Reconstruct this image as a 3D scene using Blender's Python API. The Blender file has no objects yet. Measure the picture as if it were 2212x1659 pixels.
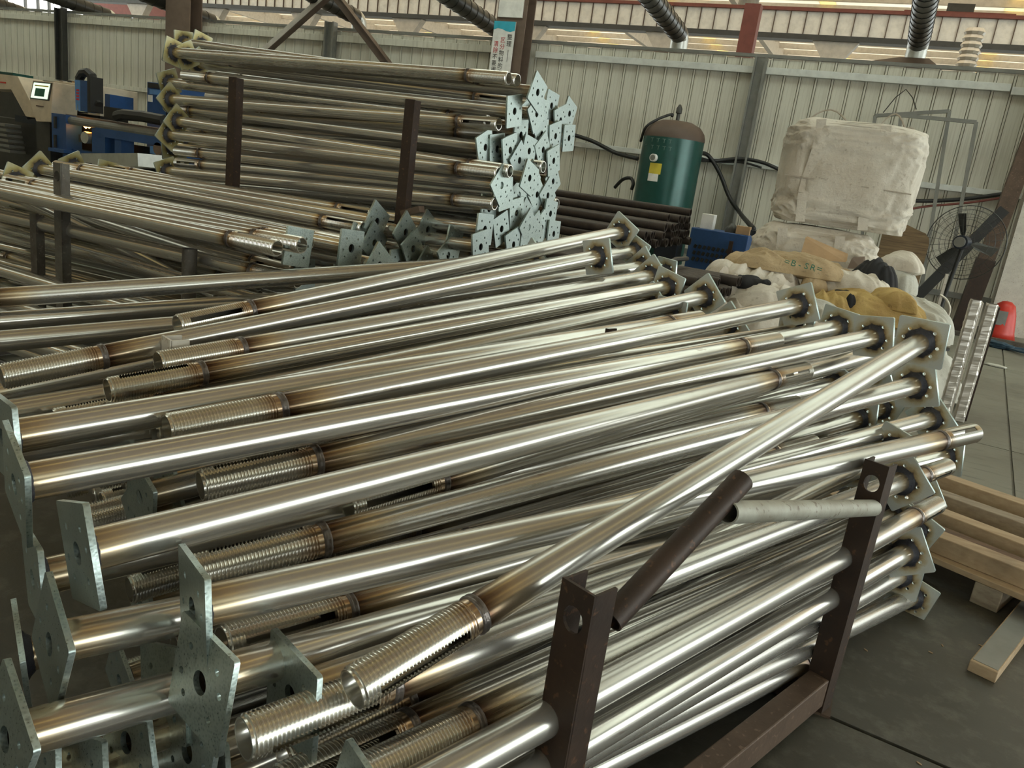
import bpy, bmesh, math, random
from mathutils import Vector, Matrix, noise
R_ = random.Random(7)
scene = bpy.context.scene
COL = scene.collection
# ------------------------------------------------------------------ camera
F_, CX, CY, CAMH = 1684.0, 1106.0, 829.5, 1.4          # focal length and centre for the 2212 x 1659 frame
_d = Vector((266 - CX, 6990 - CY, F_)).normalized()
_w = Vector((-2750 - CX, -155 - CY, F_)); _w = (_w - _d * _w.dot(_d)).normalized()
WZ = -_d; WX = -_w; WY = WZ.cross(WX)
def ray(px, py):
    v = Vector(((px - CX) / F_, (py - CY) / F_, 1.0))
    return Vector((WX.dot(v), WY.dot(v), WZ.dot(v)))
EYE = Vector((0, 0, CAMH))
def at_y(px, py, y): r = ray(px, py); return EYE + r * (y / r.y)
def at_z(px, py, z): r = ray(px, py); return EYE + r * ((z - CAMH) / r.z)
def at_d(px, py, d): return EYE + ray(px, py) * d
cam = bpy.data.cameras.new('camera'); cam.sensor_fit = 'HORIZONTAL'; cam.sensor_width = 36; cam.lens = 36 * F_ / 2212
cam.clip_start = .02; cam.clip_end = 300
co = bpy.data.objects.new('camera', cam); COL.objects.link(co)
m = Matrix(((WX.x, -WX.y, -WX.z, 0), (WY.x, -WY.y, -WY.z, 0), (WZ.x, -WZ.y, -WZ.z, CAMH), (0, 0, 0, 1)))
co.matrix_world = m; scene.camera = co
# ------------------------------------------------------------------ light
W = bpy.data.worlds.new('World'); scene.world = W; W.use_nodes = True
bg = W.node_tree.nodes['Background']; bg.inputs[0].default_value = (.93, 1.0, .97, 1); bg.inputs[1].default_value = 1.0
def area(name, loc, aim, sx, sy, power, col):
    l = bpy.data.lights.new(name, 'AREA'); l.shape = 'RECTANGLE'; l.size = sx; l.size_y = sy; l.energy = power; l.color = col
    o = bpy.data.objects.new(name, l); COL.objects.link(o); o.location = loc
    o.rotation_euler = (Vector(aim) - Vector(loc)).to_track_quat('-Z', 'Y').to_euler(); return o
area('doorway_light_right', (13.2, 3.5, 2.7), (0, 3.2, .8), 13.0, 4.6, 270, (.93, 1.0, .96))
scene.view_settings.view_transform = 'Standard'; scene.view_settings.look = 'None'
scene.view_settings.exposure = 1.48; scene.view_settings.gamma = 1.0; scene.view_settings.use_curve_mapping = False
try: scene.cycles.use_denoising = True; scene.cycles.max_bounces = 8; scene.cycles.glossy_bounces = 6; scene.cycles.sample_clamp_indirect = 6
except Exception: pass
# ------------------------------------------------------------------ materials
MATS = {}
class NT:
    def __init__(s, name):
        s.m = bpy.data.materials.new(name); s.m.use_nodes = True; s.t = s.m.node_tree; s.b = s.t.nodes['Principled BSDF']; MATS[name] = s.m
    def n(s, ty, **k):
        x = s.t.nodes.new(ty)
        for a, b in k.items():
            if a.startswith('i_'): x.inputs[int(a[2:])].default_value = b
            else: setattr(x, a, b)
        return x
    def l(s, a, b): s.t.links.new(a, b)
    def math(s, op, a, b=None, c=None, clamp=False):
        x = s.n('ShaderNodeMath', operation=op, use_clamp=clamp)
        for i, v in enumerate((a, b, c)):
            if v is None: continue
            if isinstance(v, (int, float)): x.inputs[i].default_value = v
            else: s.l(v, x.inputs[i])
        return x.outputs[0]
    def mix(s, f, a, b):
        x = s.n('ShaderNodeMix', data_type='RGBA')
        for i, v in ((0, f), (6, a), (7, b)):
            if isinstance(v, (int, float)): x.inputs[i].default_value = v
            elif isinstance(v, tuple): x.inputs[i].default_value = (*v, 1) if len(v) == 3 else v
            else: s.l(v, x.inputs[i])
        return x.outputs[2]
    def ramp(s, f, *st):
        x = s.n('ShaderNodeValToRGB'); e = x.color_ramp.elements
        while len(e) < len(st): e.new(.5)
        for q, (p, c) in zip(e, st): q.position = p; q.color = (*c, 1) if isinstance(c, tuple) else (c, c, c, 1)
        s.l(f, x.inputs[0]); return x.outputs[0]
    def coord(s, kind='Object', scale=(1, 1, 1)):
        c = s.n('ShaderNodeTexCoord'); mp = s.n('ShaderNodeMapping'); mp.inputs[3].default_value = scale
        s.l(c.outputs[kind], mp.inputs[0]); return mp.outputs[0]
    def noise(s, v, sc, det=3, rough=.5):
        x = s.n('ShaderNodeTexNoise'); x.inputs['Scale'].default_value = sc; x.inputs['Detail'].default_value = det; x.inputs['Roughness'].default_value = rough
        s.l(v, x.inputs['Vector']); return x.outputs[0]
    def bump(s, h, st, dist=.01):
        x = s.n('ShaderNodeBump'); x.inputs[0].default_value = st; x.inputs[1].default_value = dist; s.l(h, x.inputs['Height']); s.l(x.outputs[0], s.b.inputs['Normal'])
    def set(s, col=None, rough=None, metal=None):
        for k, v in (('Base Color', col), ('Roughness', rough), ('Metallic', metal)):
            if v is None: continue
            if isinstance(v, (int, float)): s.b.inputs[k].default_value = v
            elif isinstance(v, tuple): s.b.inputs[k].default_value = (*v, 1)
            else: s.l(v, s.b.inputs[k])
        return s
def plain(name, col, rough=.6, metal=0., var=.12, sc=6., bump=0., dirt=None):
    t = NT(name); v = t.coord(); nz = t.noise(v, sc, 4, .6)
    d = dirt or tuple(c * .55 for c in col)
    f = t.math('MULTIPLY', t.ramp(nz, (.42, 0.), (.75, 1.)), min(1, var * 4))
    t.set(t.mix(f, col, d), rough, metal)
    if bump: t.bump(nz, bump, .02)
    return t
# bare steel tube: heat tint at both welded ends, drawn streaks, per-tube variation
def tube_mat(nm, hl):
    t = NT(nm); o = t.coord('Object'); sx = t.n('ShaderNodeSeparateXYZ'); t.l(o, sx.inputs[0]); oi = t.n('ShaderNodeObjectInfo')
    rnd = oi.outputs['Random']
    wv = t.coord('Object', (2.6, 30, 30)); st = t.noise(wv, 3.0, 4, .65)
    add = t.n('ShaderNodeVectorMath', operation='ADD'); t.l(o, add.inputs[0]); t.l(oi.outputs['Random'], add.inputs[1])
    bl = t.noise(t.coord('Object', (2.2, 9, 9)), 7, 5, .6)
    base = t.mix(t.math('MULTIPLY', rnd, .8), (.58, .56, .51), (.47, .455, .41))
    base = t.mix(t.ramp(st, (.4, 0.), (.8, .35)), base, (.40, .36, .31))
    base = t.mix(t.ramp(bl, (.66, 0.), (.72, .6)), base, (.20, .14, .10))
    x = sx.outputs[0]; wob = t.math('MULTIPLY', t.math('SUBTRACT', bl, .5), .03)
    xe = t.math('ADD', x, wob)
    h1 = t.ramp(xe, (1 - hl, 0.), (1 - hl * .4, .75), (.995, 1.))                    # towards the threaded sleeve
    h0 = t.math('MULTIPLY', t.ramp(xe, (.0, 1.), (.018, .7), (.04, 0.)), .75)
    ht = t.math('MAXIMUM', h0, h1)
    base = t.mix(ht, base, t.mix(t.ramp(ht, (.5, 0.), (1., 1.)), (.48, .33, .13), (.085, .045, .025)))
    t.set(base, t.math('ADD', t.math('MULTIPLY', st, .14), t.math('ADD', .12, t.math('MULTIPLY', rnd, .08))), .82); t.bump(st, .04, .002)
tube_mat('tube_steel', .07); tube_mat('tube_steel_far', .028)
t = NT('sleeve_steel'); o = t.coord('Object'); sx = t.n('ShaderNodeSeparateXYZ'); t.l(o, sx.inputs[0])
h = t.ramp(t.math('ADD', sx.outputs[0], t.math('MULTIPLY', t.noise(o, 25), .02)), (.0, 1.), (.035, .55), (.07, 0.))
t.set(t.mix(h, (.70, .68, .62), (.34, .19, .07)), .22, .95)
t = NT('weld_metal'); o = t.coord(); t.set(t.mix(t.noise(o, 60), (.04, .035, .035), (.24, .21, .19)), .35, .8); t.bump(t.noise(o, 80), .5, .004)
t = NT('weld_char'); o = t.coord(); t.set(t.mix(t.noise(o, 70, 4), (.012, .014, .02), (.07, .07, .085)), .55, .3); t.bump(t.noise(o, 120), .6, .004)
def zinc(nm, stops=None):
    t = NT(nm); o = t.coord(); sx = t.n('ShaderNodeSeparateXYZ'); t.l(o, sx.inputs[0]); oi = t.n('ShaderNodeObjectInfo')
    r = t.math('SQRT', t.math('ADD', t.math('POWER', sx.outputs[1], 2.), t.math('POWER', sx.outputs[2], 2.)))
    r = t.math('ADD', r, t.math('MULTIPLY', t.math('SUBTRACT', t.noise(o, 38, 4), .5), .03))
    inner = t.math('GREATER_THAN', sx.outputs[0], -.0012)
    vo = t.n('ShaderNodeTexVoronoi'); vo.inputs['Scale'].default_value = 190; t.l(o, vo.inputs['Vector'])
    sp = t.ramp(vo.outputs['Distance'], (.0, .25), (.6, 1.))
    face = t.mix(sp, (.19, .245, .24), (.43, .50, .47))
    face = t.mix(t.math('MULTIPLY', oi.outputs['Random'], .35), face, (.25, .29, .30))
    tint = t.ramp(r, *stops) if stops else t.ramp(r, (0.0387, (.02, .024, .035)), (0.0463, (.045, .045, .055)), (0.0505, (.32, .23, .12)), (0.0606, (.56, .48, .30)), (0.0741, (.64, .65, .58)), (0.0994, (.62, .66, .65)))
    t.set(t.mix(inner, face, tint), t.ramp(vo.outputs['Distance'], (.0, .24), (.6, .42)), t.math('SUBTRACT', .93, t.math('MULTIPLY', inner, .6))); t.bump(vo.outputs['Distance'], .12, .002)
zinc('zinc_plate'); zinc('zinc_plate_yellow', ((0.0387, (.02, .024, .03)), (0.0472, (.05, .045, .04)), (0.0539, (.25, .19, .08)), (0.0657, (.42, .36, .15)), (0.0800, (.50, .46, .25)), (0.0994, (.52, .51, .36))))
def rusty(name, a, b, c):
    t = NT(name); o = t.coord(); n1 = t.noise(o, 9, 5, .65); n2 = t.noise(o, 60, 3)
    col = t.mix(t.ramp(n1, (.35, 0.), (.7, 1.)), a, b); col = t.mix(t.ramp(n2, (.62, 0.), (.7, .8)), col, c)
    t.set(col, .55, .35); t.bump(n2, .25, .003)
rusty('rust_brown', (.048, .028, .018), (.028, .018, .013), (.12, .06, .032))
rusty('rust_grey', (.12, .11, .09), (.06, .045, .035), (.2, .17, .13))
rusty('rust_light', (.115, .075, .05), (.07, .045, .03), (.2, .13, .09))
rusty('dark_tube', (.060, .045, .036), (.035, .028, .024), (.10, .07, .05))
rusty('pipe_dirty', (.36, .355, .30), (.24, .22, .17), (.13, .10, .07))
rusty('white_rusty', (.62, .58, .50), (.50, .46, .40), (.25, .17, .1))
# painted wall sheet: streaks run down the sheet
t = NT('wall_sheet'); o = t.coord('Object'); g = t.coord('Object', (7, 7, .35)); oi = t.n('ShaderNodeObjectInfo')
s1 = t.noise(g, 3.0, 6, .6); s2 = t.noise(o, 1.3, 3)
c = t.mix(t.math('MULTIPLY', oi.outputs['Random'], .5), (.62, .595, .50), (.53, .515, .435))
c = t.mix(t.ramp(s1, (.48, 0.), (.78, .8)), c, (.34, .30, .225)); c = t.mix(t.ramp(s2, (.55, 0.), (.8, .5)), c, (.43, .43, .37))
t.set(c, .5, 0.)
t = NT('floor_concrete'); o = t.coord('Object'); n1 = t.noise(o, .55, 5, .6); n2 = t.noise(o, 9, 6, .7); n3 = t.noise(t.coord('Object', (1, 5, 1)), 3, 4)
c = t.mix(t.ramp(n1, (.36, 0.), (.55, 1.)), (.09, .085, .062), (.19, .185, .145))
dv = t.n('ShaderNodeVectorMath', operation='DISTANCE'); t.l(o, dv.inputs[0]); dv.inputs[1].default_value = (-.5, 1.9, 0)          # darker patch with an uneven edge round the front rack
dark_patch = t.ramp(t.math('MULTIPLY', t.math('ADD', dv.outputs['Value'], t.math('MULTIPLY', n1, 2.2)), .2), (.77, 1.), (.84, 0.))
c = t.mix(t.math('MULTIPLY', dark_patch, .85), c, (.034, .03, .021)); c = t.mix(t.ramp(n2, (.5, 0.), (.8, .5)), c, (.20, .19, .15)); c = t.mix(t.ramp(n3, (.55, 0.), (.7, .5)), c, (.07, .06, .045))
t.set(c, t.ramp(n1, (.4, .35), (.6, .7)), 0.); t.bump(n2, .25, .01)
def sheet_mat(name, col, trans, streak):
    t = NT(name); o = t.coord('Object', streak); nz = t.noise(o, 1.0, 4)
    t.t.nodes.remove(t.b); out = t.t.nodes['Material Output']
    d = t.n('ShaderNodeBsdfDiffuse'); tr = t.n('ShaderNodeBsdfTranslucent'); ad = t.n('ShaderNodeAddShader')
    t.l(t.mix(t.ramp(nz, (.35, 0.), (.7, 1.)), col, tuple(v * .7 for v in col)), d.inputs[0])
    t.l(t.mix(t.ramp(nz, (.35, 0.), (.7, 1.)), trans, tuple(v * .75 for v in trans)), tr.inputs[0])
    t.l(d.outputs[0], ad.inputs[0]); t.l(tr.outputs[0], ad.inputs[1]); t.l(ad.outputs[0], out.inputs[0])
sheet_mat('roof_near', (.14, .12, .10), (.25, .20, .155), (.2, .05, 1))
sheet_mat('roof_far', (.30, .28, .25), (.74, .67, .58), (.25, .05, 1))
sheet_mat('roof_strip', (.3, .25, .15), (.95, .78, .48), (.5, .1, 1))
sheet_mat('roof_front', (.16, .17, .15), (.30, .32, .28), (.3, .3, .3))
sheet_mat('roof_clear', (.3, .3, .28), (.95, .97, .93), (.1, .4, 1))
sheet_mat('roof_gold', (.4, .3, .15), (.95, .68, .33), (.3, .3, .3))
sheet_mat('roof_strip_near', (.3, .25, .15), (.69, .60, .38), (.5, .1, 1))
for nm, col, ro, me in [('paint_white', (.84, .82, .77), .5, 0), ('paint_rail', (.66, .67, .63), .45, .1), ('purlin_paint', (.56, .52, .46), .6, 0), ('paint_blue', (.022, .075, .22), .45, .1), ('paint_blue_light', (.11, .27, .58), .45, .1), ('paint_navy', (.012, .018, .03), .5, .1), ('paint_beige', (.62, .53, .40), .5, 0),
    ('paint_green', (.012, .075, .062), .28, .2), ('paint_red', (.55, .035, .02), .4, 0), ('paint_darkred', (.20, .06, .045), .6, 0), ('black_rubber', (.016, .016, .015), .5, 0), ('duct_black', (.035, .034, .028), .35, .4), ('dark_steel', (.07, .07, .065), .45, .6), ('grey_steel', (.24, .24, .22), .5, .5), ('cap_brown', (.11, .075, .055), .6, .1),
    ('cardboard', (.42, .27, .14), .8, 0), ('cloth_black', (.014, .014, .015), .9, 0), ('cloth_blue', (.02, .05, .075), .8, 0), ('sign_white', (.80, .79, .75), .4, 0), ('sign_blue', (.05, .42, .55), .4, 0), ('ink_black', (.03, .03, .03), .6, 0), ('ink_red', (.55, .04, .05), .6, 0), ('ink_green', (.04, .16, .10), .7, 0), ('label_yellow', (.68, .55, .06), .5, 0), ('foil', (.60, .56, .50), .3, .6), ('foam_yellow', (.5, .38, .2), .8, 0), ('galv', (.55, .56, .52), .35, .8), ('chalk_brown', (.16, .11, .08), .7, 0), ('letter_pale', (.13, .20, .175), .6, 0), ('skin_print', (.65, .42, .3), .6, 0)]:
    plain(nm, col, ro, me)
def wood(name, a, b):
    t = NT(name); n1 = t.noise(t.coord('Object', (1, 14, 14)), 3.2, 5, .6); n2 = t.noise(t.coord('Object'), 5, 4)
    c = t.mix(t.ramp(n1, (.35, 0.), (.7, 1.)), a, b); t.set(t.mix(t.ramp(n2, (.58, 0.), (.78, .55)), c, (.10, .07, .045)), .75, 0.); t.bump(n1, .3, .004)
wood('wood_pale', (.46, .34, .21), (.36, .25, .145)); wood('wood_grey', (.34, .28, .2), (.22, .17, .12)); wood('wood_dark', (.16, .09, .05), (.09, .05, .03)); wood('board_stained', (.20, .135, .065), (.085, .055, .028))
def fabric(name, a, b, c, sc=9.):
    t = NT(name); o = t.coord(); n1 = t.noise(o, sc * .3, 4, .6); n2 = t.noise(o, sc * 2.2, 5, .65); n3 = t.noise(o, sc * 60, 2)
    col = t.mix(t.ramp(n1, (.4, 0.), (.7, 1.)), a, b); t.set(t.mix(t.ramp(n2, (.6, 0.), (.76, .7)), col, c), .8, 0.); t.bump(t.math('ADD', n2, t.math('MULTIPLY', n3, .15)), .5, .03)
fabric('bag_white', (.72, .67, .58), (.60, .54, .45), (.28, .21, .14)); fabric('bag_cool', (.58, .58, .52), (.47, .45, .38), (.22, .18, .13)); fabric('bag_yellow', (.52, .37, .13), (.38, .24, .08), (.10, .06, .03)); fabric('bag_paper', (.55, .42, .25), (.44, .32, .18), (.12, .10, .07), 14.); fabric('bag_strap', (.52, .46, .38), (.42, .37, .3), (.2, .16, .12))
def emit(name, col, s):
    t = NT(name); t.b.inputs['Base Color'].default_value = (0, 0, 0, 1); t.b.inputs['Emission Color'].default_value = (*col, 1); t.b.inputs['Emission Strength'].default_value = s
emit('window_day', (1, 1, .93), 1.6); emit('screen_lit', (.62, .78, .58), .55); emit('flame', (1, .42, .08), 14)
t = NT('glass_pane'); t.set((.55, .6, .6), .08, 0.); t.b.inputs['Transmission Weight'].default_value = .8
# ------------------------------------------------------------------ builders
class MB:
    def __init__(s): s.v = []; s.f = []
    def add(s, vs, fs):
        k = len(s.v); s.v += [tuple(v) for v in vs]; s.f += [tuple(i + k for i in f) for f in fs]; return s
    def box(s, c, d, rot=None):
        hx, hy, hz = (q / 2 for q in d); c = Vector(c)
        vs = [Vector((x, y, z)) for x in (-hx, hx) for y in (-hy, hy) for z in (-hz, hz)]
        if rot is not None: vs = [rot @ v for v in vs]
        return s.add([v + c for v in vs], [(0, 1, 3, 2), (4, 6, 7, 5), (0, 4, 5, 1), (2, 3, 7, 6), (0, 2, 6, 4), (1, 5, 7, 3)])
    def bar(s, a, b, w, h, up=(0, 0, 1)):
        a = Vector(a); b = Vector(b); x = (b - a).normalized(); y = Vector(up).cross(x)
        if y.length < 1e-4: y = Vector((0, 1, 0)).cross(x)
        y.normalize(); z = x.cross(y); return s.box((a + b) / 2, ((b - a).length, w, h), Matrix((x, y, z)).transposed())
    def tube(s, pts, r, n=10, close=True, r1=None):
        pts = [Vector(p) for p in pts]; k = len(pts); vs = []; fs = []; prev = None
        for i, p in enumerate(pts):
            d = (pts[min(i + 1, k - 1)] - pts[max(i - 1, 0)]).normalized()
            y = prev - d * prev.dot(d) if prev is not None else d.orthogonal()
            y.normalize(); z = d.cross(y); prev = y; rr = r if r1 is None else r + (r1 - r) * i / (k - 1)
            vs += [p + (y * math.cos(2 * math.pi * j / n) + z * math.sin(2 * math.pi * j / n)) * rr for j in range(n)]
        for i in range(k - 1): fs += [(i * n + j, i * n + (j + 1) % n, (i + 1) * n + (j + 1) % n, (i + 1) * n + j) for j in range(n)]
        if close: fs += [tuple(range(n))[::-1], tuple(range((k - 1) * n, k * n))]
        return s.add(vs, fs)
    def pipe(s, a, b, r, ri, n=18):                       # hollow pipe
        a = Vector(a); b = Vector(b); d = (b - a).normalized(); y = d.orthogonal().normalized(); z = d.cross(y); vs = []
        for p, q in ((a, r), (b, r), (b, ri), (a, ri)): vs += [p + (y * math.cos(2 * math.pi * j / n) + z * math.sin(2 * math.pi * j / n)) * q for j in range(n)]
        return s.add(vs, [(i * n + j, i * n + (j + 1) % n, ((i + 1) % 4) * n + (j + 1) % n, ((i + 1) % 4) * n + j) for i in range(4) for j in range(n)])
    def lathe(s, c, prof, n=28, axis='Z'):
        c = Vector(c); vs = []; fs = []
        for r, h in prof:
            for j in range(n):
                a = 2 * math.pi * j / n; u, w = r * math.cos(a), r * math.sin(a)
                vs.append(c + (Vector((u, w, h)) if axis == 'Z' else Vector((h, u, w)) if axis == 'X' else Vector((w, h, u))))
        for i in range(len(prof) - 1): fs += [(i * n + j, i * n + (j + 1) % n, (i + 1) * n + (j + 1) % n, (i + 1) * n + j) for j in range(n)]
        return s.add(vs, fs)
    def prism(s, poly, off):                              # polygon in 3D pushed along a vector
        off = Vector(off); k = len(poly); vs = [Vector(p) for p in poly]; vs += [p + off for p in vs]
        return s.add(vs, [tuple(range(k))[::-1], tuple(range(k, 2 * k))] + [(i, (i + 1) % k, (i + 1) % k + k, i + k) for i in range(k)])
    def mesh(s, name, mat, smooth=False, origin=(0, 0, 0)):
        o = Vector(origin); me = bpy.data.meshes.new(name); me.from_pydata([tuple(Vector(v) - o) for v in s.v], [], s.f)
        me.materials.append(MATS[mat]); me.validate()
        bm = bmesh.new(); bm.from_mesh(me); bmesh.ops.recalc_face_normals(bm, faces=bm.faces); bm.to_mesh(me); bm.free()
        if smooth: me.shade_smooth() if smooth is True else me.set_sharp_from_angle(angle=smooth)
        if smooth and smooth is not True: me.shade_smooth(); me.set_sharp_from_angle(angle=smooth)
        return me
    def build(s, name, mat, parent=None, smooth=False, bevel=0., origin=None):
        org = origin if origin is not None else (wloc(parent) if parent else (0, 0, 0))
        me = s.mesh(name, mat, smooth, org); o = bpy.data.objects.new(name, me); COL.objects.link(o)
        if parent: o.parent = parent
        elif origin is not None: o.location = origin
        if bevel:
            b = o.modifiers.new('bevel', 'BEVEL'); b.width = bevel; b.segments = 2; b.limit_method = 'ANGLE'
        return o
def wloc(o):
    v = Vector((0, 0, 0))
    while o: v += Vector(o.location); o = o.parent
    return v
def tag(o, label=None, cat=None, group=None, kind=None):
    for k, v in (('label', label), ('category', cat), ('group', group), ('kind', kind)):
        if v: o[k] = v
    return o
def thing(name, loc, label, cat, group=None, kind=None):
    o = bpy.data.objects.new(name, None); COL.objects.link(o); o.location = loc; o.empty_display_size = .1
    return tag(o, label, cat, group, kind)
def struct(o): o['kind'] = 'structure'; return o
def text(body, name, mat, parent, origin, right, up, size):
    c = bpy.data.curves.new(name, 'FONT'); c.body = body; c.size = size; c.align_x = 'CENTER'; c.align_y = 'CENTER'; c.extrude = .0008; c.resolution_u = 2
    c.materials.append(MATS[mat]); tmp = bpy.data.objects.new(name, c); COL.objects.link(tmp); bpy.context.view_layer.update()
    me = bpy.data.meshes.new_from_object(tmp.evaluated_get(bpy.context.evaluated_depsgraph_get())); bpy.data.objects.remove(tmp); me.name = name
    r = Vector(right).normalized(); u = Vector(up).normalized(); f = r.cross(u); Mx = Matrix((r, u, f)).transposed().to_4x4()
    Mx.translation = Vector(origin) - wloc(parent); me.transform(Mx); o = bpy.data.objects.new(name, me); COL.objects.link(o); o.parent = parent
    if not me.materials: me.materials.append(MATS[mat])
    return o
ORD = 'first second third fourth fifth sixth seventh eighth ninth tenth eleventh twelfth thirteenth fourteenth fifteenth sixteenth seventeenth eighteenth nineteenth twentieth twenty-first twenty-second twenty-third twenty-fourth twenty-fifth twenty-sixth twenty-seventh twenty-eighth twenty-ninth thirtieth thirty-first thirty-second thirty-third thirty-fourth thirty-fifth thirty-sixth thirty-seventh thirty-eighth thirty-ninth fortieth forty-first forty-second forty-third forty-fourth forty-fifth forty-sixth forty-seventh forty-eighth forty-ninth fiftieth'.split()
# ------------------------------------------------------------------ the building
fl = thing('floor', (0, 0, 0), None, None, kind='structure')
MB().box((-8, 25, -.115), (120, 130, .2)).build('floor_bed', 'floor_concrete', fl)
ang = math.radians(-5.7); cu, su = math.cos(ang), math.sin(ang)
def sl(u, v): return Vector((.99 + u * cu + v * su * -1, 5.26 + u * su + v * cu, -.03))
for i in range(-3, 2):
    for j in range(-2, 3):
        u0, v0 = i * 4.2, j * 4.0 + .9; g = .008
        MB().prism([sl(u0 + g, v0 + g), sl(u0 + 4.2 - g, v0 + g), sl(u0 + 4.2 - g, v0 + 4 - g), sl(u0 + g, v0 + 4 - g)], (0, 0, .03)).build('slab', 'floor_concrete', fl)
WY0 = 14.4
wb = thing('wall_back', (0, WY0, 0), None, None, kind='structure')
prof = [(0, .03), (.005, .03), (.008, -.012), (.034, -.012), (.037, .03), (.043, .03), (.046, 0), (.2521, 0), (.2551, .03)]
mb = MB(); H_ = 3.76
vs = [(x, y, z) for z in (0, H_) for x, y in prof]; n = len(prof)
vs += [(x, y + .012, z) for z in (0, H_) for x, y in prof]
mb.add(vs, [(i, i + 1, n + i + 1, n + i) for i in range(n - 1)] + [(2 * n + i, 3 * n + i, 3 * n + i + 1, 2 * n + i + 1) for i in range(n - 1)] + [(n + i, n + i + 1, 3 * n + i + 1, 3 * n + i) for i in range(n - 1)])
pm = mb.mesh('panel', 'wall_sheet')
for i in range(122):
    o = bpy.data.objects.new('panel', pm); COL.objects.link(o); o.parent = wb; o.location = (-27.2 + i * .2551, R_.uniform(-.004, .004), R_.uniform(-.012, .012))
for k, (z, h, ma, xa, xb) in enumerate([(3.56, .11, 'paint_rail', -6.75, 1.1), (3.52, .11, 'paint_rail', 1.12, 4), (2.04, .09, 'paint_rail', -6.75, 4), (.42, .09, 'grey_steel', -6.75, 4), (3.60, .13, 'wall_sheet', -27, -7.5), (2.12, .1, 'wall_sheet', -27, -7.5), (.42, .09, 'wall_sheet', -27, -7.5)]):
    struct(MB().box(((xa + xb) / 2, WY0 - .06, z), (xb - xa, .08, h)).build('trim_%d' % (k + 1), ma, bevel=.006))
struct(MB().box((-12, WY0 + .02, 3.80), (31, .1, .05)).build('trim_8', 'grey_steel'))
# uprights standing against the wall
def post(px, top, w, ma, lab, y=WY0 - .17):
    p = at_y(px, 150, y); r = thing('wall_post', (p.x, y, 0), lab, 'post', 'uprights along the sheet wall')
    for s in (-1, 1): MB().box((p.x + s * w * .42, y, top / 2), (w * .16, .14, top)).build('flange', ma, r)
    MB().box((p.x, y + .02, top / 2), (w * .7, .03, top)).build('web', ma, r)
post(1641, 3.74, .2, 'grey_steel', 'grey steel upright on sheet wall right of the green tank')
post(709, 3.9, .24, 'grey_steel', 'grey steel upright rising just over the wall above the far rack')
post(133, 3.85, .3, 'dark_steel', 'dark upright against the wall above the cutting machine')
# main columns
def hcol(name, xa, xb, y, top, ma, lab, z0=0.):
    cxx = (xa + xb) / 2; w = xb - xa; r = thing(name, (cxx, y, z0), lab, 'column')
    MB().box((cxx, y - .17, (top + z0) / 2), (w, .025, top - z0)).build('flange', ma, r)
    MB().box((cxx, y + .17, (top + z0) / 2), (w, .025, top - z0)).build('flange', ma, r)
    MB().box((cxx, y, (top + z0) / 2), (.03, .32, top - z0)).build('web', ma, r)
    return r
cs = hcol('building_column', -7.45, -6.85, 14.1, 8.1, 'chalk_brown', 'brown steel column carrying the white sign board')
MB().box((-7.17, 13.9, 6.1), (.5, .03, 4.0)).build('painted_band', 'paint_white', cs)
hcol('building_column', -15.95, -15.2, 14.05, 8.1, 'chalk_brown', 'brown steel column above the left end of the far rack')
c2 = hcol('building_column', 1.62, 2.2, 13.9, 8.1, 'white_rusty', 'white painted column at right behind the red pedestal')
# inverted V of angle braces between the columns
for a, b, lab in [((700, -6), (568, 112), 'pale angle brace sloping down to the left above far rack'), ((726, -6), (842, 148), 'dark angle brace sloping down to the right above far rack')]:
    A = at_y(*a, 13.95); B = at_y(*b, 13.95); u = (B - A).normalized(); B = B + u * .6; A = A - u * 1.6
    r = thing('angle_brace', B, lab, 'brace')
    MB().bar(A, B, .16, .015, (0, 1, 0)).build('flat_leg', 'purlin_paint' if a[0] < 710 else 'cap_brown', r)
    q = u.cross(Vector((0, 1, 0))) * .08
    MB().bar(A + q, B + q, .015, .16, (0, 1, 0)).build('upright_leg', 'cap_brown', r)
# roofs
cn = thing('ceiling_near', (0, 0, 8.2), None, None, kind='structure')
cf = thing('ceiling_far', (0, 16, 9.2), None, None, kind='structure')
x = -31.0
while x < 13.5:
    for ya, yb in ((-10.2, -2.6), (-1.2, 8.6), (12.0, 15.4)):
        MB().box((x + 2.6, (ya + yb) / 2, 8.2), (5.2, yb - ya, .03)).build('roof_sheet', 'roof_near', cn)
        MB().box((x + 5.5, (ya + yb) / 2, 8.2), (.6, yb - ya, .03)).build('skylight_strip', 'roof_strip_near', cn)
    x += 5.8
MB().box((-8.3, -1.9, 8.2), (46, 1.4, .03)).build('skylight_strip', 'roof_clear', cn)
MB().box((-8.3, 10.3, 8.2), (46, 3.4, .03)).build('skylight_strip', 'roof_clear', cn)  # extra strip, added to brighten the back wall
for i in range(9): MB().box((-8.5, -9 + i * 3., 8.07), (45, .09, .2)).build('purlin', 'purlin_paint', cn)
x = -48.0
while x < 16:
    MB().box((x + 2.85, 37.5, 9.2), (5.7, 44, .03)).build('roof_sheet', 'roof_far', cf)
    MB().box((x + 6.0, 37.5, 9.2), (.6, 44, .03)).build('skylight_strip', 'roof_strip', cf); x += 6.3
    MB().bar((x - 3.2, 15.5, 8.75), (x - 3.2, 59, 8.75), .22, .75).build('rafter', 'purlin_paint', cf)
for i in range(27): MB().box((-15, 17 + i * 1.6, 9.02), (64, .08, .24)).build('purlin', 'purlin_paint', cf)
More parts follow.
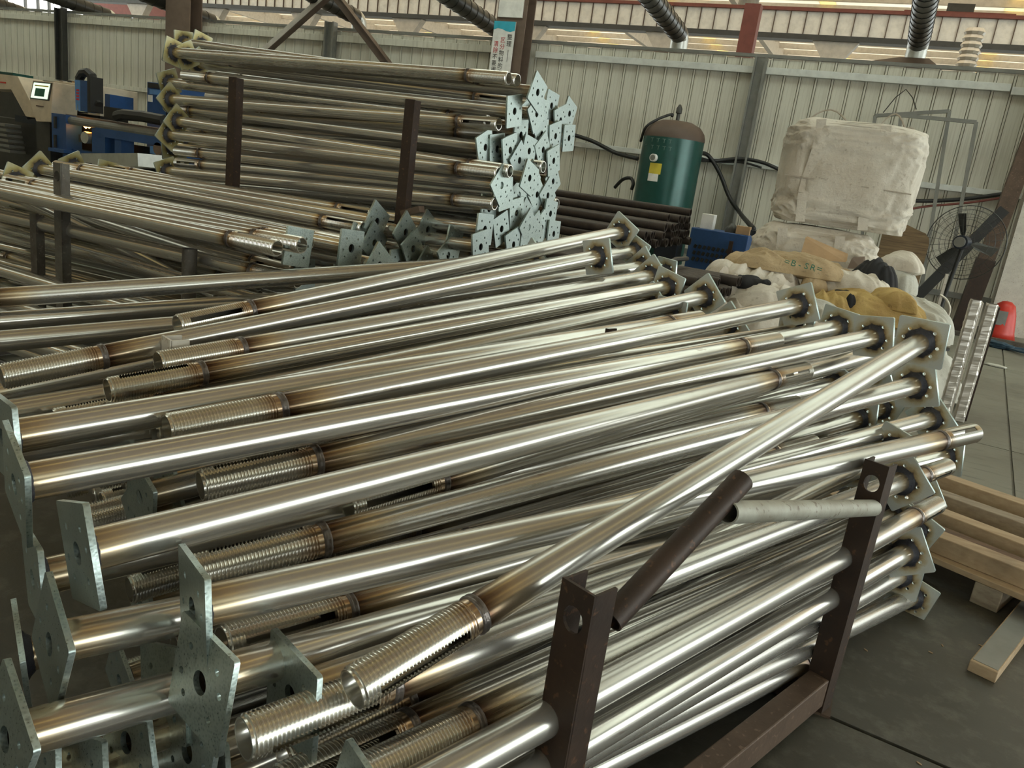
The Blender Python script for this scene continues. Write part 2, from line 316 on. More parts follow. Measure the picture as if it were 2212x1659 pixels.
# outer walls: sheets high up, open bays below
struct(MB().box((-8.5, -10, 5.4), (45, .04, 4.4)).build('wall_front', 'roof_front'))
struct(MB().box((-8.5, -10.05, .65), (45, .1, 1.3)).build('sky_block_front_low', 'wall_sheet'))  # unseen parapet, added to narrow the bright opening and dim the floor
struct(MB().box((-18.5, -10.05, 2.25), (25, .1, 1.9)).build('sky_block_front_mid', 'wall_sheet'))  # unseen infill, added to keep sky light off the left plates
struct(MB().box((-8.5, -10, 7.9), (45, .04, .6)).build('window_1', 'roof_gold'))
struct(MB().box((14, 2.5, 6.2), (.04, 25, 4.0)).build('wall_right', 'roof_front'))
wl = struct(MB().box((-31.2, 3, 4.1), (.1, 26, 8.2)).build('wall_left', 'wall_sheet'))
# daylight panes far behind the wall, upper left
for i, (a, b, c, d) in enumerate([(16, -10, 54, 24), (56, -10, 81, 25), (84, -10, 105, 26), (107, 4, 131, 27), (143, 10, 159, 29), (161, 14, 181, 31)]):
    A = at_y(a, b, 30); B = at_y(c, d, 30)
    w = struct(MB().box(((A.x + B.x) / 2, 30, (A.z + B.z) / 2), (B.x - A.x, .05, max(.5, A.z - B.z + .4))).build('window_%d' % (i + 2), 'window_day'))
MB_ = MB()
for px in (14, 55, 82, 106, 134, 141, 160, 183):
    A = at_y(px, 10, 29.9); struct(MB().box((A.x, 29.9, A.z), (.16, .1, 3.4)).build('trim_%d' % (9 + [14, 55, 82, 106, 134, 141, 160, 183].index(px)), 'dark_steel'))
# crane girder behind the wall
GY = 25.; gz = at_y(1444, 59, GY).z
g = thing('crane_girder', (-15, GY, gz), 'long white ribbed crane girder above the sheet wall', 'girder')
MB().box((-15, GY - .08, gz + .27), (62, .03, .62)).build('web', 'paint_white', g)
MB().box((-15, GY, gz - .1), (62, .4, .14)).build('bottom_flange', 'dark_steel', g)
MB().box((-15, GY, gz + .62), (62, .4, .09)).build('top_rail', 'paint_darkred', g)
sm = MB().box((0, 0, 0), (.022, .05, .6)).mesh('stiffener', 'cap_brown')
for i in range(112):
    o = bpy.data.objects.new('stiffener', sm); COL.objects.link(o); o.parent = g; o.location = (-25.5 + i * .43, -.12, .27)
for k, px in enumerate((300, 462, 659, 882, 1145, 1444, 1817)):
    p = at_y(px, 40, GY); r = thing('hall_column', (p.x, GY + .1, 0), 'pale hall column under girder, %s from the left above the wall' % ORD[k], 'column', 'columns under the crane girder')
    MB().box((p.x, GY + .1, gz / 2 - .1), (.34, .3, gz - .2)).build('shaft', 'paint_white', r)
    MB().prism([(p.x - .62, GY - .1, gz - .17), (p.x + .62, GY - .1, gz - .17), (p.x + .2, GY - .1, gz - .75), (p.x - .2, GY - .1, gz - .75)], (0, .3, 0)).build('bracket', 'purlin_paint', r)
# red crane bridge and odd columns beyond
A = at_y(1950, 40, 31); B = at_y(2190, 46, 31)
r = thing('crane_bridge', (A.x, 31, A.z - .3), 'dull red crane bridge beam beyond girder at upper right', 'crane')
MB().box(((A.x + B.x) / 2, 31, A.z), (B.x - A.x, .6, .42)).build('beam', 'paint_darkred', r); MB().box((B.x - 1.6, 31, A.z + .35), (.8, .4, .25)).build('motor', 'dark_steel', r)
A = at_y(1613, 95, 19); o = MB().box((A.x, 19, A.z / 2 + .4), (.34, .3, A.z + .8)).build('red_column', 'paint_darkred', origin=(A.x, 19, 0)); tag(o, 'dark red column stub above the wall left of grey upright', 'column')
A = at_y(2093, 118, 19); mb = MB()
for i in range(14):
    z = A.z - 1.2 + i * .12; mb.lathe((A.x, 19, z), [(.17, 0), (.2, .05), (.16, .12)], 10)
mb.lathe((A.x, 19, 0), [(.0, 0), (.17, 0), (.17, A.z - 1.2)], 10)
tag(mb.build('wrapped_column', 'foil', origin=(A.x, 19, 0)), 'crinkled film wrapped column showing over wall at upper right', 'column')
A = at_y(1616, 12, 26); r = MB().lathe((A.x, 26, gz + .7), [(.3 + .02 * (i % 2), i * .16) for i in range(17)], 16).build('duct_riser', 'grey_steel', origin=(A.x, 26, gz + .7)); tag(r, 'grey ribbed duct riser standing above the girder', 'duct')
# extraction ducts coming over the wall
def duct(px, py, lab, hood=True, y=15.4, rr=.17):
    E = at_y(px, py, y); r = thing('extraction_duct', (E.x, y, 3.9), lab, 'duct', 'black extraction ducts over the wall')
    back = Vector((E.x, y - 7.5, E.z + .55)); d = (back - E).normalized(); mb = MB(); mb.tube([back, E + d * .1, E], rr, 16)
    for i in range(28):
        c = E + d * (.25 + i * .25); mb.tube([c - d * .012, c + d * .012], rr + .008, 16)
    mb.build('pipe', 'duct_black', r, smooth=.6)
    pts = [E + d * .05] + [E + Vector((0, .16 * math.sin(t), -.16 * (1 - math.cos(t)))) for t in (.3, .7, 1.1)] + [E + Vector((0, .17, -.32))]
    MB().tube(pts, rr - .005, 16).build('elbow', 'galv', r, smooth=.6)
    if hood:
        b = E + Vector((0, .17, -.27)); mb = MB(); q = [(-.22, -.2, 0), (.22, -.2, 0), (.22, .2, 0), (-.22, .2, 0)]; w = [(-.95, -.5, -.20), (.45, -.5, -.20), (.45, .5, -.20), (-.95, .5, -.20)]
        mb.add([b + Vector(v) for v in q + w], [(0, 1, 5, 4), (1, 2, 6, 5), (2, 3, 7, 6), (3, 0, 4, 7), (0, 3, 2, 1)]); mb.build('hood', 'cap_brown', r)
duct(1466, 72, 'black duct with silver elbow dropping behind the wall above the green tank')
duct(1985, 88, 'black duct ending in a brown hood above the big white bag')
duct(768, 36, 'black duct with hood between the two sloping angle braces')
duct(1078, 66, 'black duct running down behind the sign board column', hood=False)
duct(458, 46, 'dark duct sloping over the wall right of left brown column', hood=False)
duct(232, 33, 'dark duct sloping over the wall beside the daylight panes', hood=False)
duct(45, 26, 'dark duct at the top left corner over the wall', hood=False)
# far reddish sheet at upper left
A = at_y(180, 2, 34); B = at_y(365, 46, 34)
struct(MB().prism([(A.x, 34, A.z + 1.2), (B.x, 34, A.z + 1.2), (B.x, 34, B.z), (A.x, 34, A.z - .6)], (0, .1, 0)).build('wall_beyond', 'paint_darkred'))
# ------------------------------------------------------------------ steel props
TR, SL, PS = .032, .235, .152
def plate_mesh():
    c = bpy.data.curves.new('base_plate', 'CURVE'); c.dimensions = '2D'; c.fill_mode = 'BOTH'; c.extrude = .0045
    def poly(pts):
        s = c.splines.new('POLY'); s.points.add(len(pts) - 1); s.use_cyclic_u = True
        for p, q in zip(s.points, pts): p.co = (q[0], q[1], 0, 1)
    h = PS / 2; k = .004; poly([(h, -h + k), (h, h - k), (h - k, h), (-h + k, h), (-h, h - k), (-h, -h + k), (-h + k, -h), (h - k, -h)])
    cir = lambda x, y, r, n: poly([(x + r * math.cos(2 * math.pi * i / n), y + r * math.sin(2 * math.pi * i / n)) for i in range(n)])
    cir(0, 0, .018, 20)
    for a in (45, 80, 135, 225, 260, 315): cir(.054 * math.cos(math.radians(a)), .054 * math.sin(math.radians(a)), .0058, 10)
    t = bpy.data.objects.new('t', c); COL.objects.link(t); bpy.context.view_layer.update()
    me = bpy.data.meshes.new_from_object(t.evaluated_get(bpy.context.evaluated_depsgraph_get())); bpy.data.objects.remove(t)
    me.transform(Matrix(((0, 0, 1, -.0055), (1, 0, 0, 0), (0, 1, 0, 0), (0, 0, 0, 1)))); me.name = 'base_plate'
    me.materials.clear(); me.materials.append(MATS['zinc_plate']); return me
def sleeve_mesh():
    n, pitch = 40, .0066; rings = [(0, TR - .0005), (.018, TR - .0005)]; x = .02
    while x < SL - .006: rings += [(x, TR - .0026), (x + pitch * .32, TR + .0009), (x + pitch * .58, TR + .0009), (x + pitch * .90, TR - .0026)]; x += pitch
    rings += [(SL, TR - .002), (SL, TR - .005)]; ni = len(rings); rings += [(SL - .02, TR - .005), (.0, TR - .005)]
    inner = [(SL - .02 - i * .00975, TR - .005) for i in range(23)]; rings = rings[:ni] + inner
    vs = [(x, r * math.cos(2 * math.pi * j / n), r * math.sin(2 * math.pi * j / n)) for x, r in rings for j in range(n)]; fs = []
    for i in range(len(rings) - 1):
        xm = (rings[i][0] + rings[i + 1][0]) / 2
        for j in range(n):
            if .038 < xm < SL - .03 and (j % 20) in (8, 9, 10): continue           # the two long slots
            fs.append((i * n + j, i * n + (j + 1) % n, (i + 1) * n + (j + 1) % n, (i + 1) * n + j))
    return MB().add(vs, fs).mesh('threaded_sleeve', 'sleeve_steel', smooth=.45)
def ring_mesh(name, prof, mat, jit):
    n = 28; rr = random.Random(3); vs = []; fs = []
    for k, (r, x) in enumerate(prof):
        for j in range(n):
            a = 2 * math.pi * j / n; q = r + (rr.uniform(-jit, jit) if 0 < k < len(prof) - 1 else 0); vs.append((x + rr.uniform(-jit, jit) * .5, q * math.cos(a), q * math.sin(a)))
    for i in range(len(prof) - 1): fs += [(i * n + j, i * n + (j + 1) % n, (i + 1) * n + (j + 1) % n, (i + 1) * n + j) for j in range(n)]
    return MB().add(vs, fs).mesh(name, mat, smooth=True)
M_tube = MB().lathe((0, 0, 0), [(TR, i / 16) for i in range(17)], 32, 'X').mesh('tube', 'tube_steel', smooth=True)
M_plate = plate_mesh(); M_plate2 = M_plate.copy(); M_plate2.materials[0] = MATS['zinc_plate_yellow']; M_tube2 = M_tube.copy(); M_tube2.materials[0] = MATS['tube_steel_far']; M_sleeve = sleeve_mesh()
M_bead = ring_mesh('weld_bead', [(.0307, -.009), (.0341, -.006), (.0347, -.0025), (.0324, .0), (.0347, .0034), (.0338, .0067), (.0307, .009)], 'weld_metal', .0005)
M_char = ring_mesh('weld_ring', [(.031, .0135), (.0345, .010), (.038, .005), (.0446, .0005), (.0455, -.0005)], 'weld_char', .0016)
ROWS = '''A12 0.163 2.798 1.044 -0.541 0.809 0.658 46 1
A22 -0.460 0.754 0.525 0.363 3.007 0.467 59 1
A24 0.293 2.838 0.323 -0.520 0.568 0.449 78 1
A25 0.311 3.001 0.173 -0.487 0.766 0.386 47 1
A26 0.379 3.097 0.060 -0.483 0.922 0.329 34 1
A27 -0.749 0.290 0.346 0.141 2.516 0.066 17 1
A41 0.226 2.878 0.420 -0.515 0.791 0.524 23 1
A40 0.202 2.985 0.391 -0.605 0.738 0.507 86 1
A13 0.210 2.708 0.605 -0.632 0.694 0.609 0 1
A19 -0.647 0.819 0.596 0.392 3.269 0.542 43 1
A8 -0.792 0.763 0.718 0.396 2.919 0.768 38 1
A10 -0.735 0.725 0.638 -0.056 3.007 0.338 46 1
A7 0.192 2.983 0.872 -0.942 0.893 0.663 64 1
A11 0.072 3.067 0.509 -0.823 0.842 0.598 64 1
A9 -0.964 0.658 0.644 -0.070 2.878 0.470 66 1
A5 -0.946 0.692 0.786 -0.153 2.790 0.877 24 1
A4 0.027 3.137 0.989 -1.080 1.034 0.739 54 1
A6 0.057 3.431 0.891 -0.871 1.226 0.694 46 1
A3 -1.161 0.740 0.815 -0.276 2.896 0.943 62 1
A20 0.309 3.439 0.672 -0.858 1.348 0.511 2 1
A4b -0.107 3.374 0.969 -1.166 1.232 0.746 40 1
A2 -0.264 3.246 1.040 -1.173 1.035 0.829 70 1
A1 -1.313 0.818 0.832 -0.599 3.107 0.936 42 1
A1b -0.254 3.273 0.932 -1.314 1.126 0.763 46 1
A30 -1.491 0.892 0.735 -0.485 3.068 0.859 14 1
A21 0.434 3.773 0.455 -0.919 1.802 0.248 52 1
A23 0.361 3.527 0.332 -0.553 1.313 0.479 82 1
A31 -1.143 0.753 0.644 -0.167 2.944 0.723 38 1
A32 -1.237 0.784 0.437 -0.075 2.876 0.614 62 1
A28 -0.907 0.554 0.577 -0.226 2.830 0.233 66 1
A29 -0.898 0.804 0.500 -0.208 3.080 0.174 22 1
A33 -0.808 0.774 0.447 -0.085 3.041 0.137 46 1
A34 -0.901 0.737 0.446 -0.327 3.040 0.096 12 1
A35 -0.795 0.796 0.374 -0.168 3.096 0.096 22 1
A36 -0.931 0.681 0.392 -0.364 2.987 0.060 22 1
A37 -1.002 0.654 0.385 -0.435 2.959 0.060 26 1
A38 -0.065 3.196 0.770 -1.224 1.104 0.577 26 1
A43 0.048 3.246 0.650 -1.092 1.147 0.418 50 1
A44 0.127 3.506 0.656 -1.064 1.433 0.445 24 1
A45 -0.037 3.361 0.560 -1.141 1.238 0.367 59 1
A39 0.054 3.527 0.799 -1.143 1.464 0.532 77 1
B3 -1.126 3.282 1.088 -1.874 1.155 0.751 58 1
B6 -0.851 3.501 0.986 -1.626 1.256 0.756 32 1
B7 -0.671 3.461 0.981 -1.501 1.224 0.721 88 1
B5 -0.967 3.627 1.009 -1.638 1.415 0.796 0 1
B2 -1.215 3.837 1.175 -1.778 1.601 0.847 14 1
B1 -1.468 3.366 1.013 -2.595 1.294 0.778 10 1
B2b -1.137 3.852 1.092 -1.848 1.747 0.829 22 1
B2c -1.060 3.780 1.029 -1.899 1.873 0.772 86 1
B12 -2.384 1.157 0.703 -1.517 3.171 0.849 42 1
B13 -2.583 1.283 0.708 -1.659 3.449 0.864 70 1
B4 -2.144 1.253 0.607 -1.295 3.471 0.954 78 1
B5b -0.992 4.008 0.998 -2.373 2.086 0.599 44 1
B8 -0.894 3.411 0.910 -1.681 1.155 0.684 89 1
B9 -0.763 3.289 0.894 -1.633 1.063 0.677 44 1
B10 -0.702 3.551 0.875 -1.680 1.373 0.633 84 1
B11 -1.806 1.008 0.687 -1.184 3.322 0.813 5 1
C5 -5.031 2.640 1.118 -2.758 2.714 0.656 48 1
C6 -4.837 2.739 0.970 -2.424 2.739 0.796 21 1
C1 -4.508 3.055 1.050 -2.208 3.055 1.051 88 1
C2 -4.625 3.349 1.070 -2.349 3.345 1.097 70 1
C4 -4.812 2.851 1.007 -2.495 2.932 0.937 88 1
C7 -4.773 2.927 0.908 -2.432 2.970 0.867 57 1
C8 -4.671 2.761 0.876 -2.419 2.834 0.826 54 1
C3 -4.393 3.411 1.057 -2.115 3.392 1.049 36 1
Cr0 -2.299 3.041 0.871 -4.613 3.014 0.811 46 1
Cr1 -2.196 3.123 0.986 -4.496 3.123 0.970 82 1
Cr2 -2.157 3.122 0.878 -4.457 3.122 0.851 22 1
Cr3 -2.213 3.153 1.084 -4.513 3.153 1.076 76 1
Cr4 -2.124 3.272 1.046 -4.424 3.272 1.048 86 1
Cr5 -2.116 3.461 1.059 -4.484 3.469 1.086 76 1
Cr6 -2.084 3.290 0.971 -4.384 3.290 0.939 12 1
Cr7 -1.973 3.446 0.951 -4.273 3.446 0.936 10 1
Cr8 -2.236 3.058 0.986 -4.536 3.058 0.983 62 1
Cr9 -1.982 3.508 1.016 -4.278 3.494 1.002 58 1
Cr10 -2.106 3.213 0.895 -4.406 3.213 0.860 42 1
Cr11 -2.428 2.917 0.811 -4.572 2.762 0.792 40 1
Cf0 -5.173 2.819 0.818 -2.718 2.938 0.759 20 1
Cf1 -5.063 2.754 0.750 -2.735 2.960 0.697 21 1
Cf2 -5.045 2.740 0.686 -2.747 2.977 0.635 30 1
Cf3 -5.049 2.739 0.618 -2.773 3.008 0.580 6 1
Cf4 -4.976 2.695 0.562 -2.631 2.859 0.553 14 1
Cf5 -5.282 2.880 0.833 -2.789 3.016 0.719 16 1
Cf6 -4.953 2.676 0.459 -2.598 2.827 0.496 64 1
Cf7 -4.942 2.665 0.380 -2.609 2.842 0.434 75 1
D1 -4.626 4.180 1.946 -2.241 4.058 1.839 50 1
D2 -4.527 4.241 1.951 -2.125 4.110 1.797 34 1
D3 -4.323 4.023 1.807 -1.927 3.897 1.744 86 1
D2b -1.762 3.799 1.796 -4.158 3.924 1.831 68 1
D4 -1.820 3.682 1.686 -4.204 3.800 1.708 34 1
D5 -4.377 3.843 1.655 -1.969 3.711 1.626 66 1
D6 -4.257 3.753 1.551 -1.861 3.628 1.614 4 1
D7 -4.400 4.034 1.478 -2.028 3.920 1.575 14 1
D8 -1.938 3.776 1.498 -4.333 3.901 1.390 36 1
D9 -4.192 3.690 1.337 -1.787 3.543 1.379 10 1
D13 -4.145 3.710 1.425 -1.756 3.605 1.397 8 1
D10 -1.790 3.580 1.324 -4.197 3.743 1.245 88 1
D14 -4.332 3.833 1.258 -1.936 3.707 1.328 49 1
D11 -1.793 3.645 1.283 -4.177 3.734 1.172 34 1
D12 -4.179 3.665 1.113 -1.785 3.539 1.233 64 1
D15 -1.886 3.662 1.197 -4.260 3.773 1.045 44 1
Dr0 -1.924 4.060 1.705 -4.320 4.185 1.752 13 1
Dr1 -1.910 3.977 1.592 -4.303 4.094 1.613 37 1
Dr2 -1.895 3.840 1.503 -4.291 3.966 1.506 26 1
Dr3 -1.878 3.934 1.459 -4.303 4.084 1.449 86 1
Dr4 -1.887 4.198 1.618 -4.284 4.323 1.637 34 1
Dr5 -1.870 4.357 1.625 -4.267 4.482 1.639 28 1
Dr6 -1.879 4.043 1.516 -4.276 4.169 1.516 53 1
Dr7 -1.843 4.048 1.375 -4.239 4.174 1.339 86 1
Dr8 -1.835 3.892 1.281 -4.231 4.018 1.225 11 1
Dr9 -1.815 3.850 1.188 -4.210 3.976 1.108 34 1
Dr10 -1.809 3.680 1.106 -4.223 3.821 1.006 24 1
Dr11 -1.818 3.511 1.104 -4.212 3.636 1.006 48 1
Dr12 -1.779 3.785 1.027 -4.173 3.911 0.906 26 1
Dr13 -1.766 3.928 1.026 -4.160 4.054 0.903 50 1
Dr14 -1.799 3.453 1.021 -4.193 3.579 0.900 35 1
Dr15 -1.818 4.090 1.292 -4.214 4.215 1.234 84 1
Dr16 -1.913 4.216 1.730 -4.309 4.341 1.775 43 1
Dr17 -1.884 4.431 1.719 -4.280 4.557 1.753 24 1
Dr18 -1.912 4.335 1.787 -4.309 4.460 1.841 50 1
Dr19 -1.881 4.544 1.771 -4.278 4.670 1.812 64 1
Dr20 -1.850 4.516 1.631 -4.247 4.642 1.641 38 1
Dr21 -1.867 4.200 1.537 -4.264 4.325 1.537 5 1
Dr22 -1.841 4.312 1.487 -4.238 4.438 1.471 25 1
Dr23 -1.804 4.210 1.292 -4.200 4.335 1.232 0 1
Dr24 -1.778 4.224 1.194 -4.173 4.349 1.110 52 1
Dr25 -1.770 4.109 1.114 -4.165 4.234 1.012 7 1
Dr26 -1.747 4.241 1.083 -4.141 4.366 0.970 48 1
Af13 -1.353 1.136 0.599 -0.493 3.376 0.802 62 0
Af14 -1.388 1.235 0.591 -0.528 3.475 0.791 17 0
Af28 -1.383 1.154 0.530 -0.523 3.394 0.703 3 0
Af32 0.190 3.070 0.611 -0.670 0.829 0.455 30 0
Af57 -0.477 3.325 0.533 -1.337 1.084 0.393 54 0
Af78 0.128 3.191 0.343 -0.732 0.951 0.252 14 0
Af86 -0.386 3.372 0.350 -1.246 1.131 0.261 76 0
Af89 -1.435 1.207 0.264 -0.575 3.448 0.358 0 0
Af91 -0.557 0.934 0.190 0.303 3.175 0.258 15 0
Af102 -1.312 1.052 0.188 -0.452 3.293 0.251 74 0
Af118 -0.533 3.369 0.178 -1.393 1.128 0.127 25 0
Af626 0.330 3.110 0.316 -0.650 0.919 0.289 25 0
Af1282 -0.110 3.207 0.446 -0.984 0.972 0.432 42 0
Bf1633 -0.527 3.337 0.895 -1.535 1.160 0.585 1 0
Bf1661 -0.598 3.502 0.731 -1.606 1.326 0.450 10 0
Bf1663 -0.720 3.558 0.740 -1.728 1.381 0.444 17 0
Bf1675 -0.675 3.415 0.641 -1.683 1.239 0.380 69 0
Bf1676 -0.734 3.447 0.640 -1.742 1.270 0.373 2 0
Bf1677 -0.769 3.531 0.654 -1.777 1.354 0.376 64 0
Bf1678 -0.835 3.547 0.654 -1.843 1.370 0.375 10 0
Bf1679 -0.917 3.531 0.643 -1.925 1.354 0.375 73 0
Bf1690 -0.834 3.471 0.570 -1.842 1.295 0.303 63 0
Cf_1698 -4.354 2.350 0.995 -2.054 2.310 1.005 68 0
Cf_1699 -4.297 2.420 0.977 -1.997 2.380 1.023 25 0
Cf_1700 -2.087 2.457 1.001 -4.387 2.497 0.999 53 0
Cf_1701 -4.383 2.564 0.985 -2.083 2.524 1.015 8 0
Cf_1703 -2.007 2.690 1.003 -4.307 2.730 0.997 50 0
Cf_1704 -4.333 2.800 0.997 -2.033 2.760 1.003 24 0
Cf_1720 -1.936 2.801 0.937 -4.236 2.841 0.927 81 0
Cf_1732 -4.360 2.484 0.856 -2.060 2.444 0.872 11 0
Cf_1744 -2.045 3.365 0.887 -4.345 3.405 0.841 89 0
Cf_1766 -4.394 2.651 0.754 -2.094 2.611 0.702 74 0
Cf_1788 -2.082 3.091 0.665 -4.382 3.131 0.655 18 0
Cf_1795 -4.321 2.421 0.607 -2.021 2.381 0.577 22 0
Cf_1796 -4.384 2.488 0.576 -2.084 2.448 0.608 77 0
Cf_1797 -4.235 2.568 0.588 -1.935 2.528 0.596 5 0
Cf_1798 -2.089 2.600 0.572 -4.389 2.640 0.612 6 0
Cf_1827 -4.248 2.424 0.427 -1.948 2.384 0.485 34 0
Cf_1830 -4.282 2.640 0.451 -1.982 2.600 0.461 71 0
Cf_1858 -1.924 2.296 0.326 -4.224 2.336 0.314 87 0
Cf_1859 -2.100 2.384 0.341 -4.400 2.424 0.299 77 0
Cf_1874 -4.365 2.373 0.244 -2.065 2.333 0.260 19 0
Df_1890 -4.239 3.760 1.830 -1.839 3.630 1.830 34 0
Df_1891 -4.230 3.845 1.826 -1.830 3.715 1.834 73 0
Df_1912 -1.830 3.970 1.707 -4.230 4.100 1.689 4 0
Df_1914 -1.888 4.140 1.705 -4.288 4.270 1.691 15 0
Df_1924 -4.348 4.397 1.619 -1.948 4.267 1.645 51 0
Df_1934 -1.950 4.310 1.563 -4.350 4.440 1.569 30 0
Df_1935 -1.954 3.672 1.497 -4.354 3.802 1.503 20 0
Df_1949 -4.177 4.185 1.425 -1.777 4.055 1.443 78 0
Df_1955 -1.763 3.842 1.376 -4.163 3.972 1.360 64 0
Df_1961 -1.844 4.352 1.372 -4.244 4.482 1.364 5 0
Df_1964 -4.279 3.930 1.297 -1.879 3.800 1.307 46 0
Df_1966 -1.836 3.970 1.314 -4.236 4.100 1.290 86 0
Df_1979 -4.189 4.482 1.225 -1.789 4.352 1.247 66 0
Df_1984 -1.812 3.970 1.172 -4.212 4.100 1.168 75 0
Df_1990 -4.311 3.887 1.122 -1.911 3.757 1.086 72 0
Df_1992 -1.768 3.927 1.119 -4.168 4.057 1.089 88 0
Df_1993 -1.767 4.012 1.109 -4.167 4.142 1.099 11 0
Df_2015 -4.256 4.482 0.953 -1.856 4.352 0.991 44 0
Df_2016 -4.345 3.760 0.918 -1.945 3.630 0.894 14 0
Df_2017 -4.314 3.845 0.909 -1.914 3.715 0.903 74 0
Df_2021 -4.314 4.185 0.914 -1.914 4.055 0.898 46 0'''
GRP = {'A': 'steel props in the front rack', 'B': 'steel props in the second rack', 'C': 'steel props in the left middle rack', 'D': 'steel props in the far rack'}
RACK = {'A': 'front rack', 'B': 'second rack', 'C': 'left middle rack', 'D': 'far rack'}
SPECIAL = {
 'A12': 'steel prop lying diagonally across the top of the front rack, threaded end lowest',
 'A8': 'front rack prop whose bright slotted thread sticks out farthest right past the plates',
 'A4': 'front rack prop with upright ribbed thread end just right of the big left plate',
 'A7': 'front rack prop with slotted thread showing behind a tilted plate at left',
 'A10': 'front rack prop with large dark tilted plate at lower left beside the diagonal prop',
 'A13': 'steel prop with ribbed thread at the bottom under the diagonal prop',
 'A11': 'steel prop with long open slot in its thread between two left plates',
 'A3': 'front rack prop with the large dark plate at the left picture edge',
 'A5': 'front rack prop with plate at left below the ribbed thread end',
 'A9': 'front rack prop with plate hanging over the lowest left tube',
 'A22': 'front rack prop with slotted thread right of the right post, lowest of three',
 'A19': 'front rack prop with slotted thread right of the right post, middle of three',
 'A24': 'front rack prop with blackened weld and plate beyond the right post near pallets',
 'A26': 'front rack prop with the lowest plate beyond the right post over the floor',
 'A27': 'lowest tube of the front rack, just above its bottom rail',
 'B2': 'second rack prop with the farthest slotted thread beside the pale block',
 'B3': 'second rack prop with ribbed thread end touching the left picture edge',
 'B5': 'second rack prop with ribbed thread just above the nearest thread end',
 'B6': 'second rack prop with the nearest slotted thread end pointing left',
 'B4': 'second rack prop with short bright thread pointing right below the plates',
 'B1': 'second rack prop lying farthest back, its tube crossing below the middle rack',
 'C1': 'left middle rack prop with yellow plate right behind the dark post',
 'C5': 'left middle rack prop crossing steeply in front of the others behind dark post',
 'D1': 'topmost prop of the far rack with plate at its left end',
 'D2b': 'far rack prop with the topmost diamond plate beside the sign column',
}
SLOT = {'A12': -48, 'A4': 72, 'A7': 78, 'A11': -8, 'B2': 12, 'B5': -38, 'B6': 62, 'B3': -68, 'A13': -62, 'A8': -22, 'A19': 45, 'A22': 58, 'A5': 5, 'A3': 80, 'B4': 100, 'D1': 30, 'D3': -25, 'D5': 40, 'C1': -35, 'C4': 45, 'C7': 70}
props = []
for line in ROWS.split('\n'):
    a = line.split(); v = list(map(float, a[1:7])); props.append([a[0], Vector(v[:3]), Vector(v[3:]), int(a[7]), a[8] == '1'])
def pix(p):
    q = p - EYE; c = Vector((WX.x * q.x + WY.x * q.y + WZ.x * q.z, WX.y * q.x + WY.y * q.y + WZ.y * q.z, WX.z * q.x + WY.z * q.y + WZ.z * q.z)); return CX + F_ * c.x / c.z, CY + F_ * c.y / c.z
LAB = {}
for st in 'ABCD':
    for side in ('left', 'right'):
        q = [p for p in props if p[0][0] == st and p[0] not in SPECIAL and (pix(p[1])[0] < pix(p[2])[0]) == (side == 'left')]
        q.sort(key=lambda p: -p[1].z)
        for i, p in enumerate(q): LAB[p[0]] = 'steel prop in %s, plate at %s end, %s from the top' % (RACK[st], side, ORD[i])
LAB.update(SPECIAL)
def make_prop(name, P, T, roll):
    u = T - P; L = u.length; u.normalize(); y = Vector((0, 0, 1)).cross(u).normalized(); z = u.cross(y); a = math.radians(roll + 45)
    y2 = y * math.cos(a) + z * math.sin(a); z2 = u.cross(y2); Mx = Matrix((u, y2, z2)).transposed().to_4x4(); Mx.translation = P
    e = bpy.data.objects.new('steel_prop', None); COL.objects.link(e); e.matrix_world = Mx; e.empty_display_size = .05
    tag(e, LAB[name], 'prop', GRP[name[0]])
    spin = R_.uniform(0, 6.28)
    if name in SLOT:
        f = EYE - T; f = (f - u * f.dot(u)).normalized(); g_ = u.cross(f); w_ = f * math.cos(math.radians(SLOT[name])) + g_ * math.sin(math.radians(SLOT[name])); spin = math.atan2(w_.dot(z2), w_.dot(y2)) - math.radians(85.5)
    far = name[0] in 'CD'; made = {}
    for nm, me, x, sc, par in (('tube', M_tube2 if far else M_tube, 0, L - SL, None), ('base_plate', M_plate2 if far else M_plate, 0, 1, None), ('weld_ring', M_char, 0, 1, 'base_plate'), ('threaded_sleeve', M_sleeve, L - SL, 1, None), ('weld_bead', M_bead, 0, 1, 'threaded_sleeve')):
        o = bpy.data.objects.new(nm, me); COL.objects.link(o); o.parent = made.get(par, e); o.location = (x, 0, 0); o.scale = (sc, 1, 1); made[nm] = o
        if nm in ('threaded_sleeve', 'tube'): o.rotation_euler = (spin, 0, 0)
    return e
for p in props: make_prop(*p[:4])
def sgnpow(v, e): return math.copysign(abs(v) ** e, v)
